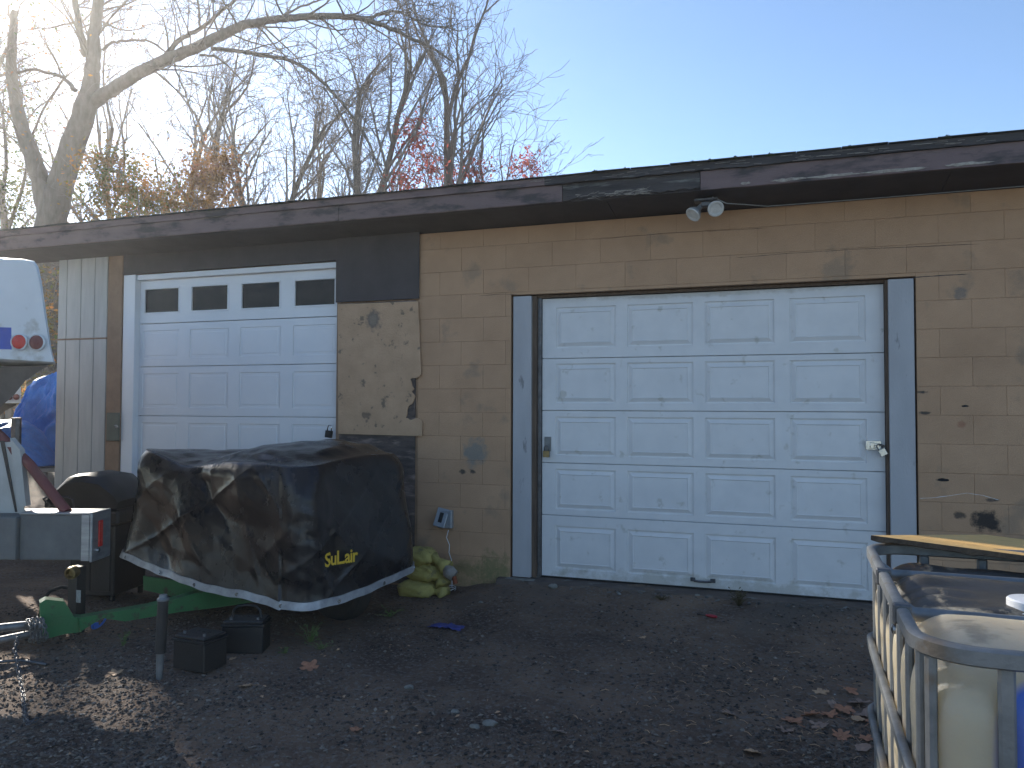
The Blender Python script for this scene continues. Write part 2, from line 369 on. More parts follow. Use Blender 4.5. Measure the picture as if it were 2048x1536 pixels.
c = mx(mr(sp.outputs[1], -7.0, -8.0), c, mx(mr(nzz(2), .35, .65), (.29, .285, .27), (.24, .235, .22)))  # unseen ground behind the camera, made paler to bounce light onto the wall
L.new(c, b.inputs['Base Color']); b.inputs['Roughness'].default_value = .93; b.inputs['Specular IOR Level'].default_value = .3
bp = N.new('ShaderNodeBump'); bp.inputs['Strength'].default_value = 1; bp.inputs['Distance'].default_value = .012
L.new(nzz(70, 8, .75), bp.inputs['Height']); L.new(bp.outputs[0], b.inputs['Normal'])
ground = g.build('ground', gm, smooth=True, kind='structure')

# ------------------------------------------------------------------ concrete sill at the right door
rnd = random.Random(3)
a = MB(); n = 60; X0, X1 = -.36, 3.35
front = [(X0+(X1-X0)*i/n, -.17-.10*abs(noise.noise(Vector((i*.23, 2, 0))))-.05*noise.noise(Vector((i*.9, 5, 0)))) for i in range(n+1)]
for i in range(n):
    (xa, ya), (xb, yb) = front[i], front[i+1]
    za, zb = -.012+.006*noise.noise(Vector((xa*5, 0, 0))), -.012+.006*noise.noise(Vector((xb*5, 0, 0)))
    k = len(a.v)
    a.v += [(xa, .35, -.012), (xb, .35, -.012), (xb, yb, zb-.006), (xa, ya, za-.006), (xb, yb-.05, -.09), (xa, ya-.05, -.09)]
    a.f += [(k, k+1, k+2, k+3), (k+3, k+2, k+4, k+5)]
apron = a.build('concrete_sill', M['concrete'], kind='structure')
for i in range(26):      # broken bits of concrete edge lie in the dirt before the sill
    pass

# ------------------------------------------------------------------ the garage
garage = empty('garage_building', (0, 0, 0), label='long low garage of tan painted concrete blocks with two white doors', cat='garage')
WY = -.10                                     # face of the blocks
wall = MB()
ZT = 3.075
# mortar core 6 mm behind the block faces, open at the doors
def core(x0, x1, z0, z1): wall.box(x0, x1, WY+.004, .12, z0, z1)
core(-2.0, -.262, -.25, ZT); core(-.262, 2.952, 2.468, ZT); core(2.952, 6.2, -.25, ZT)
core(-5.56, -4.72, -.25, ZT); core(-4.72, -2.0, 2.90, ZT)
wall.box(-5.57, -5.45, .122, 8, -.3, 3.1); wall.box(6.0, 6.2, .122, 8, -.3, 3.1); wall.box(-5.5, 6.0, 7.9, 8, -.3, 3.1)
wo = wall.build('wall', M['mortar'], garage)
CH, BL, J = .2135, .427, .0025
bmesh_cache = {}
nb = 0
def block(x0, x1, z0, z1):
    global nb
    wd, ht = x1-x0-.0012, z1-z0-J
    if wd < .02 or ht < .02: return
    key = (round(wd, 2), round(ht, 2))
    if key not in bmesh_cache:
        mb = MB(); mb.cbox(-wd/2, wd/2, 0, .05, -ht/2, ht/2, .0014); o = mb.build('block', M['tan'], wo); bmesh_cache[key] = o.data
    else: o = bpy.data.objects.new('block', bmesh_cache[key]); link(o, wo)
    o.location = ((x0+x1)/2, WY+rnd.uniform(-.0012, .0012), (z0+z1)/2); o.rotation_euler = (rnd.uniform(-.003, .003), 0, rnd.uniform(-.002, .002)); nb += 1
LZ = [-.282+CH*i for i in range(18)]
for r in range(17):
    z0, z1 = LZ[r], LZ[r+1]
    if z0 < ZT: z1 = min(z1, ZT)
    else: continue
    off = (r % 2)*BL/2
    spans = [(-1.165, -.262), (2.952, 4.9)] if z1 < 2.45 else None
    if spans is None:
        if z0 < 2.45:
            spans = [(-1.165, -.262), (2.952, 4.9)]
        else: spans = [(-1.165, 4.9)]
    for s0, s1 in spans:
        x = -1.165-off
        edges = [s0]
        k = x
        while k < s1:
            if k > s0+.03 and k < s1-.03: edges.append(k)
            k += BL
        edges.append(s1)
        for q in range(len(edges)-1): block(edges[q], edges[q+1], z0, z1)
# lintel strip closing the course above the opening
block(-.262, 1.3, 2.466, LZ[13]) if LZ[13] > 2.47 else None
block(1.3, 2.952, 2.466, LZ[13]) if LZ[13] > 2.47 else None

# step cracks, chips: pale chips at the left jamb
# right door surround
def part(name, mb, mt, **k): return mb.build(name, mt, garage, **k)
for x0, x1 in ((-.245, -.078), (2.765, 2.940)):
    part('trim_board', MB().cbox(x0, x1, WY+.012, WY+.05, -.01, 2.455, .003), M['grey'])
part('door_jamb', MB().box(-.078, -.040, -.055, .10, -.01, 2.455), M['jamb'])
part('door_jamb', MB().box(-.036, -.004, -.02, .10, -.01, 2.455), M['steeldk'])
part('door_jamb', MB().box(2.747, 2.765, -.06, .10, -.01, 2.455), M['jamb'])
part('door_jamb', MB().box(-.245, 2.94, -.03, .10, 2.440, 2.462), M['jamb'])
# foundation foot seen at the left trim
part('foundation_foot', MB().cbox(-.30, -.02, -.17, -.088, -.20, -.014, .012), M['paleconc'])

def panel_mesh(w_, h_, kind):
    mb = MB()
    if kind == 'raised':
        rings = [(0, .0), (.003, .011), (.013, .012), (.046, -.002), (.051, .003)]
    else:
        rings = [(0, 0), (.004, .007), (.03, .007), (.034, .004)]
    k = 0; pv = None
    for ins, dep in rings:
        x, z = w_/2-ins, h_/2-ins
        mb.v += [(-x, dep, -z), (x, dep, -z), (x, dep, z), (-x, dep, z)]
        if pv is not None:
            for j in range(4): mb.f.append((pv+j, pv+(j+1) % 4, k+(j+1) % 4, k+j))
        pv = k; k += 4
    mb.f.append((pv, pv+1, pv+2, pv+3)); return mb
def door_section(door, x0, x1, z0, z1, cols, pz0, pz1, Y, mt, kind, pm, glass=False):
    xs_ = [x0]+[q for c_ in cols for q in c_]+[x1]; zs_ = [z0, pz0, pz1, z1]
    mb = MB(); e = .0035
    for i in range(len(xs_)-1):
        for j in range(3):
            if j == 1 and i % 2 == 1: continue
            mb.add([(xs_[i], Y, zs_[j]), (xs_[i+1], Y, zs_[j]), (xs_[i+1], Y, zs_[j+1]), (xs_[i], Y, zs_[j+1])], [(0, 1, 2, 3)])
    # edges turned back, tongue
    mb.add([(x0, Y, z0), (x1, Y, z0), (x1, Y+.04, z0), (x0, Y+.04, z0)], [(0, 1, 2, 3)])
    mb.add([(x0, Y, z1), (x1, Y, z1), (x1, Y+.012, z1+.004), (x0, Y+.012, z1+.004)], [(0, 1, 2, 3)])
    mb.add([(x0, Y, z0), (x0, Y+.04, z0), (x0, Y+.04, z1), (x0, Y, z1)], [(0, 1, 2, 3)])
    mb.add([(x1, Y, z0), (x1, Y+.04, z0), (x1, Y+.04, z1), (x1, Y, z1)], [(0, 1, 2, 3)])
    mb.add([(x0, Y+.04, z0-.006), (x1, Y+.04, z0-.006), (x1, Y+.04, z1+.006), (x0, Y+.04, z1+.006)], [(0, 1, 2, 3)])
    mb.build('door_section', mt, door)
    for a_, b_ in cols:
        w_, h_ = b_-a_, pz1-pz0
        if glass:
            fr = MB(); q = .016
            for (u0, u1, v0, v1) in ((-w_/2, w_/2, h_/2-q, h_/2), (-w_/2, w_/2, -h_/2, -h_/2+q), (-w_/2, -w_/2+q, -h_/2+q, h_/2-q), (w_/2-q, w_/2, -h_/2+q, h_/2-q)):
                fr.cbox(u0, u1, -.006, .03, v0, v1, .002)
            fr.build('window_frame', mt, door, loc=((a_+b_)/2, Y, (pz0+pz1)/2))
            MB().box(-w_/2+q, w_/2-q, .014, .02, -h_/2+q, h_/2-q).build('window_pane', M['glass'], door, loc=((a_+b_)/2, Y, (pz0+pz1)/2))
        else:
            key = (kind, round(w_, 2), round(h_, 3))
            if key not in pm: pm[key] = panel_mesh(w_, h_, kind).build('raised_panel', mt, door).data; o = bpy.data.objects[-1] if False else None
            if o is None and pm.get(('used',)+key) is None:
                pm[('used',)+key] = 1
                ob = [c_ for c_ in door.children if c_.data is pm[key]][0]
            else: ob = bpy.data.objects.new('raised_panel', pm[key]); link(ob, door)
            ob.location = ((a_+b_)/2, Y, (pz0+pz1)/2)
# right door
rd = bpy.data.objects.new('garage_door', None); link(rd, garage); rd['label'] = 'white five-row overhead door with raised panels and low lift handle'
cols = [(.122, .655), (.755, 1.305), (1.400, 1.945), (2.060, 2.615)]
pm = {}
zz = [0.0, .533, .990, 1.448, 1.905, 2.438]
pz = [(.072, .440), (.585, .935), (1.052, 1.392), (1.510, 1.856), (1.995, 2.352)]
ZSH = [0, 0, 0, 0, 0]
for i in range(5):
    door_section(rd, 0, 2.743, zz[i]+.002, zz[i+1]-.006, cols, pz[i][0], pz[i][1], rnd.uniform(-.002, .003), M['white'], 'raised', pm)
h = MB(); hx, hz = 1.377, .063
h.cbox(hx-.10, hx-.06, -.008, 0, hz-.016, hz+.016, .002); h.cbox(hx+.06, hx+.10, -.008, 0, hz-.016, hz+.016, .002)
h.tube([(hx-.08, -.006, hz), (hx-.065, -.035, hz-.004), (hx-.03, -.04, hz-.006), (hx+.03, -.04, hz-.006), (hx+.065, -.035, hz-.004), (hx+.08, -.006, hz)], .009, 8)
h.build('lift_handle', M['steeldk'], rd, smooth='auto')
MB().cbox(0.0, 2.743, -.004, .03, -.010, .0, .002).build('bottom_seal', M['rubber'], rd)
# left door, newer, flat shallow panels and a row of windows
ld = bpy.data.objects.new('garage_door', None); link(ld, garage); ld['label'] = 'newer flat white overhead door with four small windows in its top row'
LX0, LX1 = -4.50, -2.03
wc = [(-4.455, -3.975), (-3.835, -3.350), (-3.205, -2.720), (-2.570, -2.085)]
lz = [-.10, .385, .865, 1.372, 1.893, 2.352, 2.82]
LY = -.03
door_section(ld, LX0, LX1, 2.356, 2.815, wc, 2.455, 2.735, LY, M['white2'], 'flat', pm, True)
for i in range(5):
    door_section(ld, LX0, LX1, lz[i]+.002, lz[i+1]-.006, wc, lz[i]+.085, lz[i+1]-.075, LY+rnd.uniform(-.001, .001), M['white2'], 'flat', pm)
part('door_casing', MB().cbox(-4.66, -4.502, WY-.004, -.0, -.12, 2.875, .004), M['white2'])
part('door_casing', MB().cbox(-4.502, -2.03, WY+.02, -.0, 2.817, 2.875, .004), M['white2'])
part('door_casing', MB().cbox(-2.028, -1.985, WY-.008, .0, -.12, 2.875, .004), M['post'])
# tan post and its lock plate, grooved boards at the corner
part('corner_post', MB().cbox(-4.86, -4.664, WY-.02, .05, -.2, 3.12, .004), M['post'])
part('lock_plate', MB().cbox(-4.83, -4.655, WY-.035, WY-.022, 1.10, 1.40, .004), M['plate'])
sx = [-5.57, -5.445, -5.24, -5.045, -4.865]
for i in range(4):
    part('siding_board', MB().cbox(sx[i]+.004, sx[i+1]-.004, WY-.02, WY+.004, 2.212, 3.12, .003), M['siding'])
    part('siding_board', MB().cbox(sx[i]+.004, sx[i+1]-.004, WY-.022, WY+.004, -.2, 2.195, .003), M['siding'])
part('header_board', MB().cbox(-4.662, -2.03, WY-.012, WY-.001, 2.878, 3.118, .003), M['dark'])
part('flashing_strip', MB().box(-5.57, -4.865, WY-.026, WY+.005, 2.197, 2.210), M['post'])
# boards between the doors
part('painted_board', MB().cbox(-2.03, -1.148, WY-.032, WY-.02, 2.470, 3.118, .003), M['dark'], label='dark painted board under the soffit beside the left door')
tp = [(690, 612), (837, 603), (843, 748), (836, 755), (821, 758), (829, 778), (824, 782), (831, 792), (826, 806), (818, 812), (812, 836), (822, 840), (838, 836), (845, 842), (845, 872), (697, 876)]
tp = [(-2.005, 2.452)]+[(atY(x, y, WY-.02).x, atY(x, y, WY-.02).z) for x, y in tp[1:-1]]+[(-1.985, 1.215)]
dn = []
for i in range(len(tp)):                      # torn edge: a few jittered points between
    p0, p1 = tp[i], tp[(i+1) % len(tp)]; dn.append(p0)
    if 2 <= i <= 12:
        for q in (.33, .66): dn.append((p0[0]*(1-q)+p1[0]*q+rnd.uniform(-.007, .007), p0[1]*(1-q)+p1[1]*q+rnd.uniform(-.006, .006)))
part('particle_board', MB().prism([(x, WY-.03, z) for x, z in dn], (0, .011, 0)), M['ply'], label='tan particle board with torn right edge and round stain')
part('plywood_sheet', MB().cbox(-1.985, -1.185, WY-.016, WY-.004, -.15, 2.46, .002), M['plyrot'], label='rotted bare plywood behind the torn board')
for x, z in ((-1.95, 2.40), (-1.2, 2.40), (-1.96, 1.26), (-1.2, 1.25), (-1.2, 2.0)):
    pass

# cracks and a scratch in the painted wall
def wall_line(pts, hw, mt, name):
    p_ = []
    for (xa, ya), (xb, yb) in zip(pts, pts[1:]):
        for k in range(8): p_.append(atY(xa+(xb-xa)*k/8, ya+(yb-ya)*k/8, WY-.0015))
    p_.append(atY(*pts[-1], WY-.0015)); mb = MB(); n_ = len(p_)
    for i, q in enumerate(p_):
        jz = .004*noise.noise(Vector((q.x*9, hw*900, 0))); h_ = hw*(.35+.9*abs(noise.noise(Vector((q.x*14, 3, hw*500)))))*(1 if 0 < i < n_-1 else .1)
        mb.v += [(q.x, q.y, q.z+jz-h_), (q.x, q.y, q.z+jz+h_), (q.x, q.y+.004, q.z+jz+h_), (q.x, q.y+.004, q.z+jz-h_)]
    for i in range(n_-1):
        for j in range(4): mb.f.append((4*i+j, 4*i+(j+1) % 4, 4*i+4+(j+1) % 4, 4*i+4+j))
    part(name, mb, mt)
wall_line([(1826, 555), (1880, 551), (1935, 548)], .006, M['black'], 'wall_crack')
wall_line([(1470, 516), (1560, 508), (1700, 499), (1960, 488)], .0035, M['jamb'], 'wall_crack')
wall_line([(1180, 480), (1330, 466), (1420, 462), (1530, 456)], .0025, M['jamb'], 'wall_crack')
wall_line([(958, 591), (1020, 588), (1034, 589)], .003, M['jamb'], 'wall_crack')
wall_line([(1838, 997), (1872, 995), (1935, 986), (1965, 991), (1998, 1000)], .0022, M['tie'], 'paint_scratch')
# roof: slab, soffit sheets, fascia boards, shingle edge
RX0, RX1, RY0 = -6.35, 6.6, -.62
part('soffit_joist', MB().box(RX0+.05, RX1, -.565, -.50, 3.125, 3.19), M['dark'])
for x0, x1 in ((RX0+.04, -4.21), (-4.206, -1.765), (-1.76, .68), (.684, 3.12), (3.125, RX1)):
    s_ = MB(); z1, z0 = 3.135, 3.082
    s_.add([(x0, -.575, z1), (x1, -.575, z1), (x1, -.085, z0), (x0, -.085, z0), (x0, -.575, z1+.012), (x1, -.575, z1+.012), (x1, -.085, z0+.012), (x0, -.085, z0+.012)],
           [(0, 1, 2, 3), (4, 7, 6, 5), (0, 4, 5, 1), (1, 5, 6, 2), (2, 6, 7, 3), (3, 7, 4, 0)])
    part('soffit_sheet', s_, M['dark'])
r_ = MB(); r_.box(RX0, RX1, -.57, 8.6, 3.272, 3.318)
ro = part('roof', r_, M['dark'])
# shingle tabs along the eave
tb = MB().cbox(-.15, .15, 0, .30, 0, .008, .002); proto = None
x = RX0
while x < RX1-.05:
    ln = .302
    if proto is None: o = tb.build('shingle', M['roof'], ro); proto = o.data
    else: o = bpy.data.objects.new('shingle', proto); link(o, ro)
    o.location = (x+.15, -.645+rnd.uniform(-.008, .01), 3.322+rnd.uniform(0, .004)); o.rotation_euler = (rnd.uniform(-.02, .01), rnd.uniform(-.01, .01), rnd.uniform(-.01, .01)); x += ln
r2 = MB().box(RX0, RX1, -.36, 8.6, 3.3355, 3.342); r2.build('shingle_field', M['roof'], ro)
# fascia: left boards, a rotted stretch, right board; each with a drip board on top
def rough_board(x0, x1, z0, z1, y0, y1, amp=.0, n=30):
    mb = MB()
    for i in range(n+1):
        x = x0+(x1-x0)*i/n; a_ = amp*(noise.fractal(Vector((x*6, 3, 0)), .8, 2, 4)); b_ = amp*.5*noise.noise(Vector((x*9, 8, 0)))
        mb.v += [(x, y0+a_*.25, z0+a_), (x, y1, z0+a_), (x, y1, z1+b_), (x, y0+b_*.2, z1+b_)]
    for i in range(n):
        k = 4*i
        for j in range(4): mb.f.append((k+j, k+(j+1) % 4, k+4+(j+1) % 4, k+4+j))
    mb.f += [(0, 3, 2, 1), (4*n, 4*n+1, 4*n+2, 4*n+3)]; return mb
FZ0, FZ1 = 3.125, 3.262
part('fascia_board', rough_board(RX0, -1.72, FZ0, FZ1, RY0+.02, RY0+.045, .003), M['fascia'])
part('fascia_board', rough_board(-1.715, .34, FZ0, FZ1, RY0+.022, RY0+.045, .004), M['fascia'])
part('fascia_board', rough_board(.345, 1.42, FZ0+.012, FZ1+.01, RY0+.026, RY0+.045, .030, 90), M['rot'], label='rotted bare stretch of fascia with splintered lower edge')
part('fascia_board', rough_board(1.425, RX1, FZ0-.006, FZ1, RY0+.018, RY0+.045, .005, 60), M['fascia'])
part('drip_board', rough_board(RX0, .2, FZ1+.002, 3.322, RY0, RY0+.045, .003, 60), M['fascia'])
part('drip_board', rough_board(.2, RX1, FZ1+.002, 3.322, RY0-.004, RY0+.045, .012, 160), M['rot'])
# split fibres hanging from the rotted stretch
sp_ = MB()
for i in range(46):
    x = rnd.choice((rnd.uniform(.45, 1.0), rnd.uniform(.72, 1.0))); z = FZ0+.012+rnd.uniform(-.01, .03); ln = rnd.uniform(.03, .13)
    y = RY0+.02-rnd.uniform(.004, .012)
    sp_.tube([(x, y, z), (x+ln*.5, y-.004, z-ln*.1*rnd.random()+.004), (x+ln, y-.01, z+rnd.uniform(-.35, .25)*ln)], [rnd.uniform(.0015, .0035), .002, .0006], 4)
for i in range(70):
    x = rnd.uniform(-.1, 4.5); z = FZ1+rnd.uniform(.004, .05); ln = rnd.uniform(.02, .12)
    sp_.tube([(x, RY0-.010, z), (x+ln, RY0-.012, z+rnd.uniform(-.003, .003))], rnd.uniform(.0006, .0018), 4)
part('splinters', sp_, M['splint'], kind='stuff')
# bare peeled patches on the right fascia
pl_ = MB()
for cx_, w_ in ((2.05, .20), (2.35, .30), (2.75, .35), (3.2, .25), (1.75, .06)):
    q = [(cx_+math.cos(t_)*w_*.5*(1+.3*rnd.random()), RY0+.0135, FZ0+.016+math.sin(t_)*.010*(.5+rnd.random())) for t_ in [i*2*math.pi/22 for i in range(22)]]
    part('peeled_patch', MB().prism(q, (0, .003, 0)), M['splint'])

# moss along the shingle edge
mo = MB()
def tuft(x, y, z, r, n):
    for k in range(n):
        a_ = rnd.uniform(0, 6.28); q = rnd.uniform(0, r); px_, py_ = x+math.cos(a_)*q, y+math.sin(a_)*q*.5; hh = r*(.9-.5*q/r)*rnd.uniform(.6, 1.2)
        s = rnd.uniform(.003, .007); mo.add([(px_-s, py_, z), (px_+s, py_, z), (px_, py_+s, z), (px_+rnd.uniform(-s, s), py_, z+hh)], [(0, 1, 3), (1, 2, 3), (2, 0, 3)])
for i in range(520):
    x = rnd.uniform(-5.6, 4.2)
    if noise.noise(Vector((x*1.7, 0, 0))) > -.25: tuft(x, -.625+rnd.uniform(0, .03), 3.322, rnd.uniform(.006, .016), 12)
for px_ in (1190, 1250, 1385, 1470, 1540, 1700, 1895, 1420, 940, 560, 610, 420): tuft(atY(px_, 330, -.63).x, -.63, 3.322, rnd.uniform(.022, .036), 90)
part('moss', mo, M['moss'], kind='stuff')

# ------------------------------------------------------------------ small fittings on the garage
def padlock(loc, mt, shk, s=1., tilt=0, **k):
    e = empty('padlock', loc, 0, **k); e.rotation_euler = (0, tilt, 0)
    MB().cbox(-.022*s, .022*s, -.024*s, 0, -.045*s, 0, .003).build('lock_body', mt, e)
    p = [(-.014*s, -.012*s, -.003)]+[(-.014*s*math.cos(q), -.012*s, .02*s+.014*s*math.sin(q)) for q in [i*math.pi/8 for i in range(9)]]+[(.014*s, -.012*s, -.003)]
    MB().tube(p, .0038*s, 8).build('shackle', shk, e, smooth=True); return e
padlock((-2.075, -.125, 1.245), M['black'], M['chrome'], 1.5, .12, label='black padlock with bright shackle at the right edge of the left garage door', cat='padlock')
padlock((2.705, -.055, 1.165), M['chrome'], M['steeldk'], 1.2, -.5, label='silver padlock hanging from the latch on the right edge of the big door', cat='padlock')
padlock((.052, -.035, 1.095), M['brass'], M['steeldk'], 1.25, 0, label='small dull padlock under the steel plate on the left edge of the big door', cat='padlock')
hl = MB().cbox(.022, .082, -.010, .0, 1.09, 1.215, .002); hl.cbox(.036, .066, -.018, -.010, 1.11, 1.15, .002); hl.build('latch_plate', M['steel'], rd)
hr = MB().cbox(2.605, 2.715, -.012, .0, 1.155, 1.225, .002); hr.cbox(2.635, 2.665, -.026, -.012, 1.165, 1.215, .003); hr.tube([(2.66, -.02, 1.20), (2.70, -.035, 1.20), (2.735, -.02, 1.185)], .007, 8); hr.build('latch', M['chrome'], rd, smooth='auto')
hh_ = MB().tube([(-4.70, WY-.05, 1.265), (-4.665, WY-.06, 1.27), (-4.655, WY-.045, 1.25), (-4.69, WY-.05, 1.245)], .006, 8); part('hasp', hh_, M['chrome'])

fl = empty('security_light', (1.46, -.40, 3.09), 0, label='twin-bulb outdoor floodlight under the eave above the big door', cat='light')
MB().cbox(-.10, .08, -.05, .05, -.012, .012, .006).cbox(-.05, .03, -.035, .035, -.055, -.012, .008).build('mounting_box', M['steeldk'], fl)
def bulb(base, dirv):
    dirv = Vector(dirv).normalized(); q = dirv.to_track_quat('Z', 'Y').to_matrix().to_4x4(); T = Matrix.Translation(base) @ q
    MB().lathe([(.018, 0), (.020, .03), (.022, .05), (.035, .065), (.058, .10), (.061, .118)], 24, T).build('lamp_holder', M['bulbneck'], fl, smooth='auto')
    MB().lathe([(.061, .118), (.0625, .122), (.058, .128), (.045, .127), (.040, .122), (.02, .120), (.002, .124)], 24, T).build('bulb', M['bulb'], fl, smooth='auto')
bulb((-.045, 0, -.035), (-.55, -.55, -.75)); bulb((.035, -.01, -.035), (.28, -.80, -.52))
cbl = MB().tube([(1.50, -.45, 3.10), (1.60, -.40, 3.055), (1.72, -.3, 3.062), (1.9, -.16, 3.068), (2.4, -.125, 3.075), (3.0, -.115, 3.078), (3.8, -.115, 3.082), (5, -.11, 3.07)], .0045, 6).build('electric_cable', M['boxgrey'], smooth=True)
tag(cbl, 'thin grey cable running right from the floodlight under the eave', 'cable')

ob = empty('outlet_box', (-.875, WY-.002, .47), 0, label='grey weatherproof outlet box with tilted cover on the tan block wall', cat='outlet')
MB().cbox(-.06, .075, -.055, 0, -.085, .075, .006).build('back_box', M['boxgrey'], ob)
T = Matrix.Translation((-.02, -.062, .01)) @ Matrix.Rotation(.18, 4, 'Y') @ Matrix.Rotation(-.3, 4, 'X')
MB().cbox(-.055, .055, -.008, 0, -.085, .085, .004, T).build('cover_plate', M['boxgrey'], ob)
MB().cbox(-.018, .018, -.012, -.0085, -.045, .045, .003, T).build('receptacle', M['black'], ob)
p = [atY(x, y, -.17) for x, y in ((897, 1060), (893, 1075), (899, 1090), (898, 1105), (903, 1120), (902, 1134), (896, 1133), (904, 1150), (904, 1175), (905, 1183))]
p += [Vector((p[-1].x+.06*math.cos(a_)+.0, -.26+.09*math.sin(a_), -.135+.002*i)) for i, a_ in enumerate([k*.7 for k in range(16)])]
wr = MB().tube(p, .0032, 6).build('white_wire', M['tie'], smooth=True); tag(wr, 'thin white cord hanging from the outlet box to the ground', 'cord')

# yellow sacks
def sack(c, rx, ry, rz, rot, neck, seed, label):
    e = empty('sandbag', c, rot, label=label, cat='sandbag', group='yellow sandbags by the block wall')
    bm = bmesh.new(); bmesh.ops.create_uvsphere(bm, u_segments=32, v_segments=20, radius=1)
    for v in bm.verts:
        d = v.co.copy(); sgn = lambda t: (abs(t)**.72)*(1 if t > 0 else -1)
        x, y, z = sgn(d.x)*rx, sgn(d.y)*ry, sgn(d.z)*rz
        k = noise.fractal(d*2.6+Vector((seed, 0, 0)), .7, 2, 5)*.20-.10*(1-abs(noise.noise(d*3.1+Vector((seed, 3, 0)))))**9; pl = .055*math.sin(math.atan2(d.z, d.y)*13+seed)*max(0, d.x)**2
        f_ = 1+k+pl*2; v.co = Vector((x*(1+k*.4), y*f_, z*f_))
    mb = MB().frombm(bm); mb.build('sack_body', M['yellow'], e, smooth=True)
    nk = MB(); n0 = Vector((rx*.85, 0, 0)); n1 = n0+Vector(neck)
    pts = [n0, n0.lerp(n1, .3), n0.lerp(n1, .6), n1]
    nk.tube(pts, [.055, .028, .045, .07], 14)
    for i in range(len(nk.v)):
        v = Vector(nk.v[i]); nk.v[i] = tuple(v+Vector((0, .012*noise.noise(v*40), .014*noise.noise(v*31))))
    nk.build('sack_neck', M['yellow'], e, smooth=True); return e
sA = atY(842, 1190, -.42); sB = atY(848, 1164, -.40); sC = atY(838, 1133, -.40)
g0 = gz(sA.x, sA.y)
sack((sA.x-.02, -.44, -.10), .17, .13, .075, .1, (.12, -.05, -.02), 1, 'lowest yellow sandbag lying flat against the wall by the tarp cover')
sack((sB.x+.0, -.38, .035), .155, .12, .075, -.1, (.07, -.04, -.09), 5, 'middle yellow sandbag of the stack beside the tarp cover')
s3 = sack((sC.x+.0, -.38, .17), .15, .12, .075, -.05, (.16, -.05, -.07), 9, 'topmost yellow sandbag with its grey tied neck hanging right')
fr = MB().tube([(.27, -.05, -.06), (.31, -.06, -.10), (.36, -.06, -.13)], [.03, .055, .05], 12)
for i in range(len(fr.v)): v = Vector(fr.v[i]); fr.v[i] = tuple(v+Vector((.02*noise.noise(v*50), .02*noise.noise(v*43), .02*noise.noise(v*35))))
fr.build('frayed_end', M['sackend'], s3, smooth=True)
MB().tube([(.365, -.07, -.13), (.378, -.07, -.19)], [.018, .022], 8).build('rusty_tag', M['rust'], s3)

def facet(s_, z_, cell, seed):
    "piecewise flat crumple: random heights on a skewed triangular lattice, joined by flat facets"
    u = s_/cell; v = z_/cell*1.1; u += v*.5
    i, j = math.floor(u), math.floor(v); fu, fv = u-i, v-j
    h = lambda a_, b_: noise.cell(Vector((a_+.5+seed*17.3, b_+.5, seed+.5)))*2-1
    if fu+fv < 1: return h(i, j)*(1-fu-fv)+h(i+1, j)*fu+h(i, j+1)*fv
    return h(i+1, j+1)*(fu+fv-1)+h(i+1, j)*(1-fv)+h(i, j+1)*(1-fu)
# ------------------------------------------------------------------ covered compressor on its green trailer
NE, LE, RE, BK = Vector((-.95, -2.22, 0)), Vector((-3.0, -1.64, 0)), Vector((-.75, -1.00, 0)), Vector((-2.78, -.42, 0))
corners = [NE, RE, BK, LE]
def loop_pts(cs, rad, ns):
    out = []
    k = len(cs)
    for i in range(k):
        a_, b_, c_ = cs[i-1], cs[i], cs[(i+1) % k]
        d1 = (a_-b_).normalized(); d2 = (c_-b_).normalized(); r_ = rad[i]
        p0, p1 = b_+d1*r_, b_+d2*r_
        for j in range(9):
            q = j/8; out.append(p0.lerp(b_, q).lerp(b_.lerp(p1, q), q))
    # resample uniformly
    out.append(out[0]); L_ = [0]
    for i in range(1, len(out)): L_.append(L_[-1]+(out[i]-out[i-1]).length)
    res = []; j = 0
    for i in range(ns):
        s = L_[-1]*i/ns
        while L_[j+1] < s: j += 1
        q = (s-L_[j])/(L_[j+1]-L_[j]); res.append(out[j].lerp(out[j+1], q))
    return res, L_[-1]
NS, NV = 420, 90
base, PL = loop_pts(corners, [.22, .30, .2, .25], NS)
cen = sum(base, Vector())/NS
def nearfac(p, c, r): return math.exp(-((p-c).length/r)**2)
cv = MB(); hemz = []
def topz(p):
    z = 1.055
    z += .075*nearfac(p, LE, .5)+.0*nearfac(p, RE, .4)
    z += .13*nearfac(p, Vector((-1.35, -1.35, 0)), .6)-.05*nearfac(p, Vector((-2.3, -1.8, 0)), .35)
    return z
